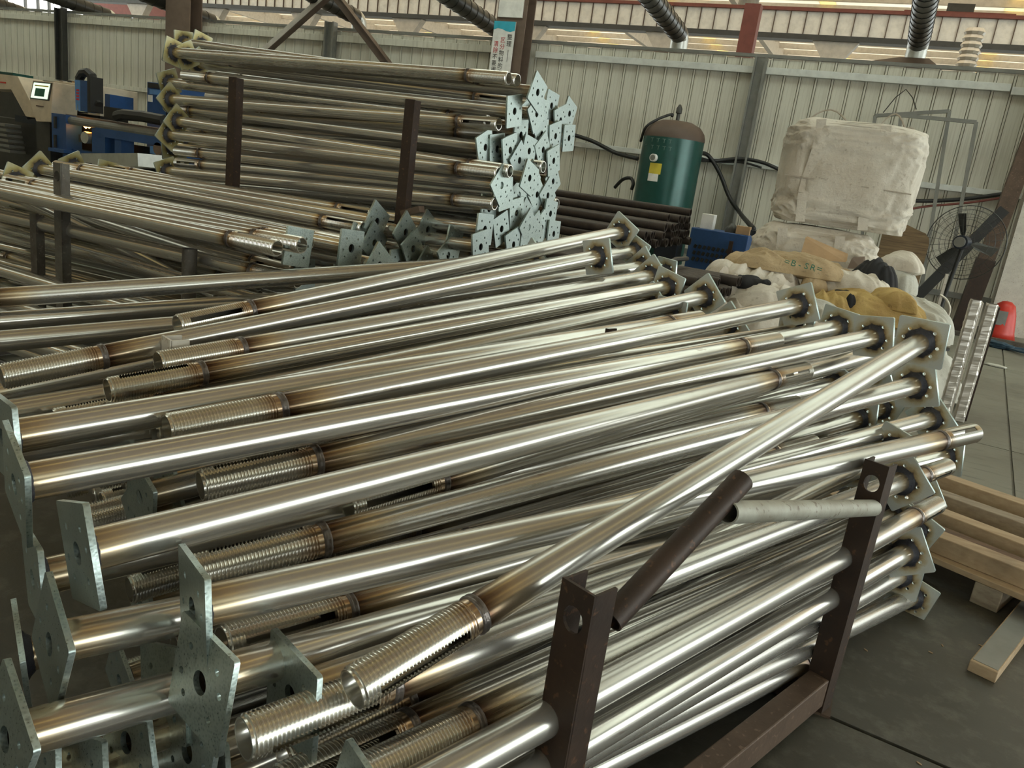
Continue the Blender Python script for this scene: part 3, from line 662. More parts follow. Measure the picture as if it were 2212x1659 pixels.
# ------------------------------------------------------------------ racks that hold the props
DD = Vector((.3584, .9336, 0)); IN = Vector((-.9336, .3584, 0))
def plate_hole(mb, c, ux, uz, n, w, h, r, t, k=16):
    # rectangular plate centred at c with one round hole
    c, ux, uz, n = map(Vector, (c, ux, uz, n)); out = []; inn = []
    for i in range(k):
        a = 2 * math.pi * (i + .5) / k; ca, sa = math.cos(a), math.sin(a); s = min(w / 2 / max(abs(ca), 1e-6), h / 2 / max(abs(sa), 1e-6))
        out.append(c + ux * ca * s + uz * sa * s); inn.append(c + ux * ca * r + uz * sa * r * 1.15)
    vs = out + inn + [v + n * t for v in out] + [v + n * t for v in inn]; fs = []
    for i in range(k):
        j = (i + 1) % k; fs += [(i, j, k + j, k + i), (2 * k + i, 3 * k + i, 3 * k + j, 2 * k + j), (k + i, k + j, 3 * k + j, 3 * k + i), (i, 2 * k + i, 2 * k + j, j)]
    for cx_, cz_ in ((1, 1), (-1, 1), (-1, -1), (1, -1)):          # the four corners
        q = c + ux * cx_ * w / 2 + uz * cz_ * h / 2
        a0 = math.atan2(cz_ * h, cx_ * w); best = sorted(range(k), key=lambda i: (out[i] - q).length)[:2]
        mb.add([out[best[0]], out[best[1]], q, out[best[0]] + n * t, out[best[1]] + n * t, q + n * t], [(0, 1, 2), (3, 5, 4), (0, 2, 5, 3), (2, 1, 4, 5)])
    mb.add(vs, fs)
def upost(parent, xy, top, w, d, mat, fx=IN, fy=DD, hole=True, z0=0., flip=1):
    fx = fx.normalized(); fy = fy.normalized(); b = Vector((xy[0], xy[1], 0)); t = .006; Z = Vector((0, 0, 1))
    rot = Matrix((fx, fy, Z)).transposed(); hh = .12; mb = MB(); ztop = top - hh if hole else top
    mb.box(b - fy * d / 2 * flip + Z * (z0 + ztop) / 2, (w, t, ztop - z0), rot)
    if hole: plate_hole(mb, b - fy * (d / 2 + t / 2) * flip + Z * (top - hh / 2), fx, Z, fy * flip, w, hh, .021, t)
    for s in (-1, 1): mb.box(b + fx * s * (w / 2 - t / 2) + Z * (z0 + top - .004) / 2, (t, d, top - z0), rot)
    return mb.build('post', mat, parent)
na, ra = (-.305, 1.112), (.118, 2.255)
rk = thing('tube_rack', (-.5, 1.9, 0), 'rusty brown steel rack with holed posts carrying the nearest props', 'rack', 'steel racks')
upost(rk, na, .78, .07, .055, 'rust_brown'); upost(rk, ra, .78, .066, .055, 'rust_brown', flip=1)
upost(rk, (-.72, 2.42), .95, .06, .05, 'rust_brown', hole=False); upost(rk, (-1.1, 1.42), .5, .06, .05, 'rust_brown', hole=False)
NA, RA = Vector((*na, 0)), Vector((*ra, 0)); U = (RA - NA).normalized()
MB().bar(NA + U * .02 + Vector((0, 0, .075)), RA - U * .03 + Vector((0, 0, .075)), .06, .09).build('bottom_rail', 'rust_light', rk, bevel=.004)
MB().bar(Vector((-1.1, 1.42, .07)), Vector((-.72, 2.42, .07)), .06, .08).build('bottom_rail', 'rust_brown', rk)
for a, b in ((na, (-1.1, 1.42)), (ra, (-.72, 2.42))): MB().bar(Vector((*a, .04)), Vector((*b, .04)), .07, .08).build('cross_rail', 'rust_brown', rk)
MB().box(RA + Vector((-.02, .01, .004)), (.13, .1, .008)).build('foot_plate', 'rust_light', rk)
def onp(px, py, off=0.):
    r = ray(px, py); t = IN.dot(Vector((*na, 0)) + IN * off - EYE) / IN.dot(r); return EYE + r * t
MB().pipe(onp(1318, 1340, -.012), onp(1603, 1036, -.012), .0235, .02).build('brace_pipe', 'rust_brown', rk, smooth=.6)
MB().pipe(onp(1572, 1107, -.03), onp(1886, 1097, -.006), .0225, .019).build('handle_pipe', 'pipe_dirty', rk, smooth=.6)
r2 = thing('tube_rack', (-1.45, 2.0, 0), 'half hidden rack under the second pile with a pale post top', 'rack', 'steel racks')
upost(r2, (-1.68, 1.51), .845, .06, .05, 'white_rusty', hole=False); upost(r2, (-1.22, 2.6), .6, .07, .06, 'rust_brown', hole=False)
MB().bar(Vector((-1.68, 1.51, .1)), Vector((-1.22, 2.6, .1)), .06, .08).build('bottom_rail', 'rust_brown', r2)
X1, Y1 = Vector((1, -.03, 0)), Vector((.03, 1, 0))
r3 = thing('tube_rack', (-3.2, 2.6, 0), 'dark grey rack around the left middle pile with one tall holed post', 'rack', 'steel racks')
q = at_y(133, 352, 2.44); upost(r3, (q.x, 2.44), q.z, .052, .042, 'rust_grey', X1, Y1)
q2 = at_y(80, 462, 2.46); upost(r3, (q2.x, 2.46), q2.z, .047, .038, 'rust_grey', X1, Y1, hole=False)
q = at_y(410, 537, 2.38); MB().pipe((q.x, 2.38, 0), (q.x, 2.38, q.z), .03, .025).build('pipe_stub', 'rust_grey', r3, smooth=.6)
MB().bar((-4.9, 2.46, .06), (-2.3, 2.42, .06), .06, .08).build('bottom_rail', 'rust_grey', r3)
for x in (-4.4, -2.5):
    upost(r3, (x, 3.6), .6, .07, .05, 'rust_grey', X1, Y1, hole=False); MB().bar((x, 2.44, .05), (x, 3.6, .05), .06, .07).build('cross_rail', 'rust_grey', r3)
r4 = thing('tube_rack', (-3.1, 4.0, 0), 'tall rack with two rusty brown front posts holding the far pile', 'rack', 'steel racks')
for px, py in ((511, 168), (893, 216)):
    q = at_y(px, py, 3.38); upost(r4, (q.x, 3.38), q.z, .056, .05, 'rust_brown', X1, Y1, hole=False); upost(r4, (q.x + .12, 4.75), 1.5, .07, .06, 'rust_brown', X1, Y1, hole=False)
    MB().bar((q.x, 3.38, .12), (q.x + .12, 4.75, .12), .07, .09).build('cross_rail', 'rust_brown', r4)
q = at_y(880, 455, 3.33); MB().box((q.x + .03, 3.33, q.z), (.11, .05, .03), Matrix.Rotation(-.35, 3, 'Y')).build('rag_strip', 'rust_light', r4)
# ------------------------------------------------------------------ bundles of dark bare tubes
def bundle(x0, x1, y0, z0, ny, rows, r, lab, grp, skew=0., jit=.12):
    for j in range(ny):
        for k in range(rows(j)):
            y = y0 + (j + .5 * (k % 2)) * r * 2.05; z = z0 + r + k * r * 1.78; xe = x1 + skew * j + R_.uniform(-jit, jit)
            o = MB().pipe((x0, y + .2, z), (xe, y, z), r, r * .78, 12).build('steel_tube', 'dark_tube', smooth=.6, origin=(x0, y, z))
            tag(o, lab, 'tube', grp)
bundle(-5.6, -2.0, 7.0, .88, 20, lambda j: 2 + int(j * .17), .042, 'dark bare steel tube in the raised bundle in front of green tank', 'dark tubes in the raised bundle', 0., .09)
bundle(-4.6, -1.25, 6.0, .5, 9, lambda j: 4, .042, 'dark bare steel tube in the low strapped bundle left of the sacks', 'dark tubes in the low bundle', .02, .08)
def trestle(xs, ys, top, lab):
    tr = thing('trestle', (sum(xs) / 2, sum(ys) / 2, 0), lab, 'trestle', 'trestles under the dark tubes')
    for x in xs:
        MB().box((x, sum(ys) / 2, top - .045), (.1, ys[1] - ys[0] + .16, .09)).build('beam', 'dark_steel', tr)
        for y in ys: MB().box((x, y, (top - .09) / 2), (.08, .08, top - .09)).build('leg', 'rust_grey', tr)
trestle((-2.5, -4.7), (7.0, 8.8), .88, 'dark trestle under the raised tube bundle in front of green tank')
trestle((-2.0, -4.0), (6.0, 6.8), .5, 'low dark trestle under the strapped tube bundle')
MB().tube([(-1.5, 6.7, .88), (-1.5, 6.3, .89), (-1.5, 5.97, .86), (-1.48, 5.9, .7), (-1.5, 5.93, .55), (-1.52, 6.1, .47), (-1.52, 6.6, .47)], .02, 6).build('strap', 'black_rubber', origin=(-1.5, 6.3, .5))
tag(bpy.data.objects['strap'], 'dark lifting strap looped round the low tube bundle', 'strap')
# ------------------------------------------------------------------ things on the floor at right
def board(mb, c, ang, L, w, t): mb.box(c, (L, w, t), Matrix.Rotation(ang, 3, 'Z'))
pa = math.radians(-22); pu = Vector((math.cos(pa), math.sin(pa), 0)); pv = Vector((-pu.y, pu.x, 0)); pc = Vector((.84, 3.80, 0))
def pallet(c, z, lab, mats, wob):
    r = thing('pallet', (c.x, c.y, z), lab, 'pallet', 'wooden pallets on the floor')
    for j in (-1, 0, 1):
        mb = MB(); board(mb, c + pu * j * .5 + Vector((0, 0, z + .045)), pa + math.pi / 2, .98, .1, .09); mb.build('bearer', 'wood_dark' if j else 'wood_grey', r, bevel=.004)
    for i in range(6):
        mb = MB(); board(mb, c + pv * (-.44 + i * .176) + pu * wob * ((i * 7) % 5 - 2) + Vector((0, 0, z + .1025)), pa + .012 * ((i * 3) % 4 - 1.5), 1.25, .1, .025); mb.build('deck_board', mats[i % len(mats)], r, bevel=.003)
pallet(pc, 0., 'wooden pallet on the floor right of the front rack', ('wood_pale', 'wood_grey', 'wood_pale'), .01)
for k, (dv, du, L, w, h, mat, lab) in enumerate([(-.40, -.30, .95, .09, .075, 'wood_pale', 'pale squared timber on the pallets, nearest to the front rack base'), (-.12, .02, 1.2, .085, .08, 'wood_pale', 'pale squared timber on the pallets with a small white tag'), (.2, .05, 1.2, .09, .07, 'wood_grey', 'weathered squared timber lying second from the rear on pallets'), (.42, .1, 1.3, .09, .09, 'wood_pale', 'pale squared timber along the rear edge of the pallets'), (-.27, .1, 1.0, .07, .05, 'wood_dark', 'dark brown timber strip between two pale ones on pallets')]):
    o_ = pc + pv * dv + pu * du + Vector((0, 0, .1155)); mb = MB(); board(mb, o_ + Vector((0, 0, h / 2)), pa + R_.uniform(-.03, .03), L, w, h); tag(mb.build('timber_bar', mat, bevel=.004, origin=o_), lab, 'timber', 'timbers on the pallets')
A = at_z(2118, 1462, .0); B = at_z(2232, 1318, .0); u = (B - A).normalized(); v = Vector((-u.y, u.x, 0))
tb = thing('timber_offcut', (A.x, A.y, 0), 'pale timber offcut with painted letters at lower right of floor', 'timber')
a2 = math.atan2(u.y, u.x); L = (B - A).length + .2; c = A + u * L / 2 + Vector((0, 0, .02)); mb = MB(); board(mb, c, a2, L, .085, .04); mb.build('plank', 'wood_pale', tb, bevel=.003)
mb = MB(); board(mb, c + Vector((0, 0, .0207)), a2, L - .03, .075, .0012); mb.build('paint_strip', 'grey_steel', tb)
text('M H A', 'lettering', 'letter_pale', tb, A + u * .2 + Vector((0, 0, .022)), u, v, .09)
A = at_z(2052, 905, 0)
for k, (dx, mat, h, lab) in enumerate([(-.05, 'foil', .93, 'film wrapped profile standing behind plates at right, left one of two'), (.06, 'white_rusty', .92, 'film wrapped profile with rusty edge, right one of two behind the plates')]):
    r = thing('wrapped_profile', (A.x + dx, A.y, 0), lab, 'profile', 'wrapped profiles standing at right')
    MB().box((A.x + dx, A.y, h / 2), (.07, .07, h)).build('profile', mat, r, bevel=.006)
    MB().box((A.x + dx + .042, A.y + .01, h / 2), (.012, .08, h * .97)).build('edge_strip', 'white_rusty' if k == 0 else 'rust_brown', r)
    n_ = 60; vs = []; ring = 10
    for i in range(n_ + 1):
        z = .02 + i * (h - .02) / n_
        for j in range(ring):
            a = 2 * math.pi * j / ring; px_ = sgnpow(math.cos(a), .4) * .04; py_ = sgnpow(math.sin(a), .4) * .04; q = 1 + .12 * noise.noise(Vector((j * .8 + k * 9, z * 30, z * 7))); vs.append((A.x + dx + px_ * q - .006, A.y + py_ * q, z))
    fs = [(i * ring + j, i * ring + (j + 1) % ring, (i + 1) * ring + (j + 1) % ring, (i + 1) * ring + j) for i in range(n_) for j in range(ring)] + [tuple(range(n_ * ring, n_ * ring + ring))]
    MB().add(vs, fs).build('film_wrap', 'foil', r)
# ------------------------------------------------------------------ sacks, big bags and the corner by the wall
def crumple(c, size, seed, e=.5, amp=.06, fq=3.0, sub=5, rot=0., crease=1.0, flat=True):
    bm = bmesh.new(); bmesh.ops.create_icosphere(bm, subdivisions=sub, radius=1); off = Vector((seed * 7.3, seed * 3.1, seed * 1.7)); mb = MB(); Rz = Matrix.Rotation(rot, 3, 'Z')
    for v in bm.verts:
        d = v.co.normalized(); p = Vector((sgnpow(d.x, e), sgnpow(d.y, e), sgnpow(d.z, e))); q = p * 1.0; wr = noise.noise(q * 1.5 + off) * .5
        n1 = noise.noise(d * fq * .8 + off); n2 = 1 - abs(noise.noise(Vector((q.x * 1.6 + wr, q.y * 1.6, q.z * 5 + wr * 2)) + off * 2)) * 2.4; n3 = 1 - abs(noise.noise(Vector((q.x * 4 + wr, q.y * 4, q.z * 12 + wr * 3)) + off)) * 2.2; n4 = noise.noise(q * fq * 4 + off)
        k = 1 + amp * (1.2 * n1 + crease * .55 * n2 + crease * .4 * n3 + .25 * n4 + crease * .22 * (1 - abs(noise.noise(Vector((q.x * 9 + wr * 4, q.y * 9, q.z * 20 + wr * 6)) + off)) * 2.2))
        w = Vector((p.x * size[0] / 2 * k, p.y * size[1] / 2 * k, p.z * size[2] / 2 * (1 + amp * (1.3 * n1 + .4 * n2))))
        if flat and w.z < -size[2] * .46: w.z = -size[2] * .46
        v.co = Rz @ w + Vector(c)
    mb.v = [tuple(v.co) for v in bm.verts]; mb.f = [tuple(v.index for v in f.verts) for f in bm.faces]; bm.free(); return mb
def rag(name, px, py, d, size, seed, mat, lab, cat='sack', grp='sacks heaped in the corner', e=.75, amp=.13, fq=2.2, rot=0., sub=5):
    # a slumped empty sack: wavy outline, domed, with long sharp folds
    c = at_d(px, py, d); off = Vector((seed * 5.1, seed * 2.3, seed)); NR, NA_ = 38, 110; vs = []; Rz = Matrix.Rotation(rot, 3, 'Z'); fa = R_.uniform(0, 3.14); cf_, sf_ = math.cos(fa), math.sin(fa); sx_, sy_, sz_ = size
    for top in (1, 0):
        for i in range(NR + 1):
            for j in range(NA_):
                t = 2 * math.pi * j / NA_; R0 = 1.1 + .24 * noise.noise(Vector((math.cos(t) * 1.3, math.sin(t) * 1.3, seed))) + .10 * noise.noise(Vector((math.cos(t) * 4, math.sin(t) * 4, seed + 5)))
                r = i / NR; x = sgnpow(math.cos(t), .8) * r * R0 * sx_ / 2; y = sgnpow(math.sin(t), .8) * r * R0 * sy_ / 2
                P = Vector((x, y, 0)); u = x * cf_ + y * sf_; v = -x * sf_ + y * cf_; wr = noise.noise(P * 2.5 + off) * .25
                f1 = 1 - abs(noise.noise(Vector((u * 1.1 + wr, v * 8.0 + wr * 2, seed)))) * 2.6; f2 = 1 - abs(noise.noise(Vector((u * 2.2 + wr, v * 19 + wr * 3, seed + 3)))) * 2.4; f3 = noise.noise(P * 3 + off)
                env = max(0, 1 - r ** 2.2); am = min(1., 2.2 * min(sx_, sy_))
                z = sz_ * (-.5 + (.72 * env ** .55 + .20 * f3 * env ** .3)) + (1 - r ** 6) * (.055 * f1 + .018 * f2) * am * min(1, sz_ / .2) if top else -sz_ * .5 - .05 * env
                vs.append(c + Rz @ Vector((x, y, z)))
    n = NA_; K = (NR + 1) * n; fs = []
    for i in range(NR):
        for j in range(n):
            q = (i * n + j, i * n + (j + 1) % n, (i + 1) * n + (j + 1) % n, (i + 1) * n + j); fs.append(q); fs.append(tuple(a + K for a in q[::-1]))
    fs += [(NR * n + j, NR * n + (j + 1) % n, K + NR * n + (j + 1) % n, K + NR * n + j) for j in range(n)]
    o = MB().add(vs, fs).build(name, mat, smooth=True, origin=(c.x, c.y, c.z - sz_ / 2)); return tag(o, lab, cat, grp)
def bigbag(px0, px1, ztop, zbot, d, seed, lab, mat='bag_white', loops=True):
    c = at_d((px0 + px1) / 2, 400, d); c.z = (ztop + zbot) / 2; w = (px1 - px0) / F_ * d * .97; h = ztop - zbot
    r = thing('bulk_bag', (c.x, c.y, zbot), lab, 'bag', 'big white bulk bags'); rot = math.radians(4)
    crumple(c, (w, w * .9, h), seed, .34, .042, 2.6, 6, rot, 1.7).build('bag_body', mat, r, smooth=True); Rz = Matrix.Rotation(rot, 3, 'Z')
    for i, fx in enumerate((-.28, .18)):                                  # sewn straps over the front
        mb = MB(); pts = [Vector((w * fx + .02 * math.sin(k), -w * .462 - .004 + .012 * math.sin(k * 2.1 + i), h * (.46 - k * .13))) for k in range(8)]
        for a, b in zip(pts, pts[1:]): mb.bar(c + Rz @ a, c + Rz @ b, .09, .006, Rz @ Vector((0, -1, 0)))
        mb.build('strap', 'bag_white', r)
    mb = MB(); mb.bar(c + Rz @ Vector((-w * .46, -w * .472, -h * .05)), c + Rz @ Vector((w * .46, -w * .472, -h * .09)), .012, .008, Rz @ Vector((0, -1, 0))); mb.build('seam', 'bag_strap', r)
    if loops:
        for (x0, x1, y, hh) in ((-.42, -.05, -.2, .16), (.12, .34, -.25, .17), (.3, .47, .2, .12)):
            mb = MB(); P = [Vector((w * (x0 + (x1 - x0) * k / 8), w * y, h * .46 + hh * math.sin(math.pi * k / 8) - .03)) for k in range(9)]
            for a, b in zip(P, P[1:]): mb.bar(c + Rz @ a, c + Rz @ b, .06, .01, (0, 0, 1))
            mb.build('lifting_loop', 'bag_strap', r)
    return r
bigbag(1664, 1918, 1.26, .0, 7.9, 4, 'lower sagging white bulk bag under the larger one', loops=False)
tb_ = bigbag(1690, 1962, 2.30, 1.24, 8.0, 2, 'upper full white bulk bag with lifting loops in the corner')
a = at_d(1765, 282, 7.7); o = MB().pipe(a + Vector((-.12, -.05, -.12)), a + Vector((.0, -.05, -.0)) + Vector((-.14, 0, .06)), .045, .038).build('dark_pipe_scrap', 'dark_steel', origin=a); tag(o, 'short dark pipe scrap sticking out of the upper bulk bag', 'pipe')
# the heap, from the bottom up
rag('sack', 1640, 760, 6.9, (1.5, 1.2, .72), 21, 'bag_white', 'wide grey white sack lying lowest left in the corner heap', rot=.2)
rag('sack', 1905, 745, 6.9, (1.3, 1.1, .62), 22, 'bag_cool', 'wide pale sack lying lowest right in the corner heap', rot=-.2)
rag('sack', 1775, 700, 6.8, (1.3, .9, .5), 29, 'bag_white', 'crumpled sack in the low middle of the corner heap', rot=.1)
rag('sack', 1553, 628, 6.75, (.52, .5, .62), 23, 'bag_strap', 'grey brown sack hanging at the left end of the corner heap', rot=.4)
rag('sack', 1648, 652, 6.55, (.82, .5, .28), 24, 'bag_white', 'white sack spread at left just behind the second rack plates', rot=-.25)
rag('sack', 1640, 600, 6.8, (.72, .4, .22), 25, 'bag_white', 'long folded white sack with open black gap at heap left', rot=.3)
rag('black_film', 1625, 606, 6.62, (.36, .25, .13), 26, 'cloth_black', 'black film showing in the gap of the folded white sack', 'film')
rag('paper_sack', 1718, 566, 6.9, (1.02, .6, .17), 27, 'bag_paper', 'spotted tan paper sack with green print on top of the heap', rot=-.12, amp=.1)
rag('paper_sack', 1762, 606, 6.62, (.22, .2, .32), 28, 'bag_paper', 'small tan paper sack hanging down in the middle of heap', rot=.2)
rag('sack', 1845, 612, 6.62, (.62, .42, .22), 30, 'bag_white', 'folded white sack below the black cloth on the heap', rot=-.3)
rag('sack', 1950, 562, 7.0, (.36, .3, .17), 31, 'bag_white', 'small rolled white sack in front of the stained board', rot=0.)
rag('sack', 1942, 604, 6.95, (.3, .3, .22), 32, 'bag_cool', 'pale greenish sack right of the black cloth', rot=.2)
rag('oily_sack', 1885, 655, 6.45, (.92, .5, .27), 33, 'bag_yellow', 'oily yellow brown sack sprawled over the right of the heap', rot=.28, amp=.16)
rag('oily_sack', 1800, 650, 6.42, (.34, .3, .22), 38, 'bag_yellow', 'torn dark yellow sack end above the plates in heap middle', rot=-.3, amp=.16)
rag('sack', 1975, 680, 6.5, (.62, .5, .36), 34, 'bag_cool', 'knotted white sack at the right end of the corner heap', rot=-.2)
rag('sack', 1690, 690, 6.35, (.7, .5, .25), 35, 'bag_white', 'flat white sack low in the heap behind the nearer plates', rot=.1)
o = rag('black_cloth', 1890, 590, 6.75, (.42, .34, .34), 36, 'cloth_black', 'black cloth bundle on the heap beside the cardboard', 'cloth', amp=.09)
rag('paper_sack', 1612, 556, 7.1, (.34, .3, .12), 37, 'bag_paper', 'tan paper sack corner with green print at upper left of heap', rot=.2)
for k_, (px, py, d_, sz, mt, nm, lab) in enumerate([(1585, 668, 6.4, (.5, .3, .2), 'bag_strap', 'sack', 'grey twisted sack end low at the left of the heap'), (1705, 630, 6.45, (.42, .26, .16), 'bag_white', 'sack', 'short white sack fold below the spotted paper sack'), (1765, 668, 6.3, (.4, .28, .16), 'bag_cool', 'sack', 'pale sack fold just above the highest near plate'), (1830, 640, 6.4, (.3, .2, .14), 'cloth_black', 'black_film', 'black film under the oily yellow sack'), (1680, 585, 6.75, (.3, .2, .12), 'bag_strap', 'sack', 'grey sack neck tied below the paper sack print'), (1925, 640, 6.35, (.4, .3, .18), 'bag_yellow', 'oily_sack', 'oily stained sack flap at the right over the white sack'), (1560, 585, 6.9, (.3, .3, .3), 'bag_white', 'sack', 'upright white sack edge at upper left of the heap'), (1800, 592, 6.7, (.34, .22, .12), 'bag_cool', 'sack', 'pale sack fold left of the black cloth')]):
    rag(nm, px, py, d_, sz, 70 + k_, mt, lab, 'film' if nm == 'black_film' else 'sack', rot=R_.uniform(-.6, .6))
c = at_d(1715, 568, 6.58); tgt = bpy.data.objects['paper_sack']
for k_, ch_ in enumerate('=B-SR='): text(ch_, 'printed_letter', 'ink_green', tgt, at_d(1700 + k_ * 14, 566 + k_ * 3.2, 6.50), (.96, .1, -.2), (.05, .5, .8), .08)
A, B, Cc, D_ = (at_d(1726, 560, 7.05), at_d(1740, 513, 7.25), at_d(1828, 551, 7.15), at_d(1826, 566, 7.0))
tag(MB().prism([A, B, Cc, D_], (.01, .03, .012)).build('cardboard_sheet', 'cardboard', origin=A), 'brown cardboard sheet tilted on top of the heap', 'cardboard')
A = at_d(1830, 580, 6.95); tag(MB().prism([A, at_d(1840, 558, 7.0), at_d(1866, 556, 7.0), at_d(1862, 582, 6.9)], (.01, .03, .01)).build('cardboard_sheet', 'chalk_brown', origin=A), 'small dull brown cardboard piece left of the black cloth', 'cardboard')
# stained board
A = at_y(1912, 480, 9.2); B = at_y(2017, 490, 9.2); tp = at_y(1965, 478, 9.2).z
mb = MB(); x0, x1 = A.x, B.x; rr = .12
poly = [(x0, 9.2, 0), (x1, 9.2, 0), (x1, 9.2, tp - .08 - rr)] + [(x1 - rr + rr * math.cos(t), 9.2, tp - .08 - rr + rr * math.sin(t)) for t in (.5, 1.0, 1.57)] + [(x0 + .1, 9.2, tp), (x0, 9.2, tp - .06)]
tag(mb.prism(poly, (0, .05, 0)).build('stained_board', 'board_stained', origin=(x0, 9.2, 0)), 'dark stained brown board standing right of the bulk bags', 'board')
# fan on its stand
fy = 10.8; fc = at_y(2084, 524, fy); fr = .43
fn = thing('pedestal_fan', (fc.x - .1, fy, 0), 'black industrial pedestal fan with wire guard in front of the wall', 'fan')
mb = MB(); tilt = Matrix.Rotation(math.radians(-18), 3, 'Z')
def fp(r, a, dy): return fc + tilt @ Vector((r * math.cos(a), dy, r * math.sin(a)))
for dy, rs in ((-.06, (.12, .2, .27, .33, .385)), (.1, (.2, .3, .385)), (.02, (fr,))):
    for r in rs: mb.tube([fp(r, 2 * math.pi * i / 40, dy) for i in range(41)], .0022 if r < .42 else .006, 5, False)
for i in range(28):
    a = 2 * math.pi * i / 28
    mb.tube([fp(.08, a, -.08), fp(.3, a, -.07), fp(fr, a, .02)], .0018, 4, False); mb.tube([fp(.08, a, .13), fp(.3, a, .11), fp(fr, a, .02)], .0018, 4, False)
mb.build('wire_guard', 'dark_steel', fn)
MB().tube([fp(0, 0, -.2), fp(0, 0, -.02)], .08, 18).build('motor', 'paint_navy', fn, smooth=.6); MB().tube([fp(0, 0, -.235), fp(0, 0, -.2)], .06, 18).build('motor_cap', 'grey_steel', fn, smooth=.6)
for i in range(3):
    a = 1.95 + i * 2.094; q = [fp(.06, a, .0), fp(.15, a - .28, -.03), fp(.34, a - .2, -.03), fp(.36, a + .1, .03), fp(.12, a + .35, .04)]
    MB().prism(q, tilt @ Vector((0, .006, 0))).build('blade', 'dark_steel', fn)
MB().tube([(fc.x - .02, fy - .1, fc.z - .08), (fc.x - .1, fy, .02)], .024, 10).build('pole', 'black_rubber', fn); MB().lathe((fc.x - .1, fy, 0), [(0, 0), (.26, 0), (.26, .02), (.05, .05), (.03, .12)], 20).build('base', 'black_rubber', fn)
# leaning posts and struts beside the white column
def leaner(name, a, b, y, w, d, mat, lab, cat, ext=0.):
    A = at_y(*a, y); B = at_y(*b, y); u = (A - B).normalized(); A = A + u * ext; o = MB().bar(B, A, w, d, (0, 1, 0)).build(name, mat, origin=B); return tag(o, lab, cat)
q = at_y(2088, 690, 13.0)
sp_ = thing('steel_post', (q.x, 13.0, 0), 'rusty brown steel post leaning in front of the wall at right', 'post')
A = at_y(2192, 395, 13.0); Bm = at_y(2130, 560, 13.0); u = (A - Bm).normalized(); Bt = Vector((Bm.x - u.x * Bm.z / u.z, 13.0, 0))
MB().bar(Bt, Bm, .24, .2, (0, 1, 0)).build('lower_length', 'rust_brown', sp_); MB().bar(Bm, A + u * 2.2, .21, .18, (0, 1, 0)).build('upper_length', 'rust_light', sp_)
leaner('diagonal_strut', (2170, 452), (1938, 684), 12.6, .14, .1, 'black_rubber', 'dark diagonal strut crossing behind the fan', 'strut', .0)
A = at_y(2046, 592, 10.4); B = at_y(2030, 650, 10.4); tag(MB().bar((B.x, 10.4, 0), (A.x, 10.4, A.z), .03, .11, (0, 1, 0)).build('white_lath', 'white_rusty', origin=(B.x, 10.4, 0)), 'narrow white lath standing between stained board and fan', 'lath')
# steel table frames leaning against the wall
def frame(pts, lab, y, w=.05):
    Q = [at_y(px, py, y + dy) for px, py, dy in pts]; uu = Q[-1] - Q[-2]; Q[-1] = Q[-2] + uu * (Q[-2].z / -uu.z); uu = Q[0] - Q[1]; Q[0] = Q[1] + uu * (Q[1].z / -uu.z); g0 = Q[-1].copy(); r = thing('table_frame', g0, lab, 'frame', 'welded frames leaning on the wall')
    for a, b in zip(Q, Q[1:]): MB().bar(a, b, w, w, (0, 1, 0)).build('frame_bar', 'grey_steel', r)
    d = (Q[0] - Q[1]).normalized(); e = (Q[-1] - Q[-2]).normalized(); return r
frame([(1872, 420, .2), (1890, 250, .3), (2051, 240, .3), (1988, 640, .0)], 'grey welded frame leaning on the wall, rear one with wire loop', 13.6)
frame([(1928, 420, .0), (1946, 249, .1), (2109, 264, .1), (2040, 640, -.2)], 'grey welded frame leaning on the wall, front one', 13.5)
A, B, Cc = at_y(1908, 243, 13.85), at_y(1957, 193, 14.2), at_y(1979, 236, 13.85); tag(MB().tube([A, (A + B) / 2 + Vector((0, 0, .05)), B, (B + Cc) / 2 + Vector((.02, 0, .02)), Cc], .008, 6).build('wire_loop', 'black_rubber', origin=A), 'thin wire loop hanging the grey frame on the wall', 'wire')
# red pedestal, kerb and litter
c = at_y(2157, 716, 13.2); c.z = 0; rp = thing('red_pedestal', (c.x, c.y, 0), 'red rounded pedestal at the foot of the white column', 'pedestal')
MB().lathe(c, [(.0, 0), (.23, 0), (.2, .1), (.16, .35), (.12, .48), (.06, .53), (0, .54)], 20).build('shell', 'paint_red', rp, smooth=True); MB().box(c + Vector((-.03, -.15, .3)), (.12, .06, .2)).build('recess', 'grey_steel', rp)
mb = MB(); mb.bar((-1.5, 12.75, .03), (5, 12.35, .03), .09, .06); struct(mb.build('trim_20', 'rust_grey'))
c = at_z(2175, 756, 0)
bc = thing('blue_rag', (c.x, c.y, 0), 'dark blue rag lying on the floor at right', 'cloth')
crumple(c + Vector((-.15, .1, .04)), (.42, .22, .09), 41, .8, .2, 3, 4, -.6).build('bunch', 'cloth_blue', bc, smooth=True); mb = MB()
for k, pts in enumerate([[(-.05, .05), (.1, 0), (.25, .06), (.42, .02)], [(-.02, 0), (.12, -.16), (.3, -.24), (.52, -.25)], [(0, .02), (.15, .1), (.32, .12)]]):
    for a, b in zip(pts, pts[1:]): mb.bar(c + Vector((*a, .02 + .01 * k)), c + Vector((*b, .02 + .01 * k)), .07, .02)
mb.build('tails', 'cloth_blue', bc)
for k, (px, py, L, mat, lab) in enumerate([(2150, 792, .2, 'bag_cool', 'pale torn paper strip on the floor below the blue rag'), (2040, 850, .2, 'foam_yellow', 'crumpled foam scrap on the floor beside the wrapped profiles')]):
    c = at_z(px, py, 0); tag(crumple(c + Vector((0, 0, .013)), (L, L * .5, .03), 50 + k, .9, .15, 3, 3, -.3).build('floor_scrap', mat, smooth=True, origin=c), lab, 'scrap')
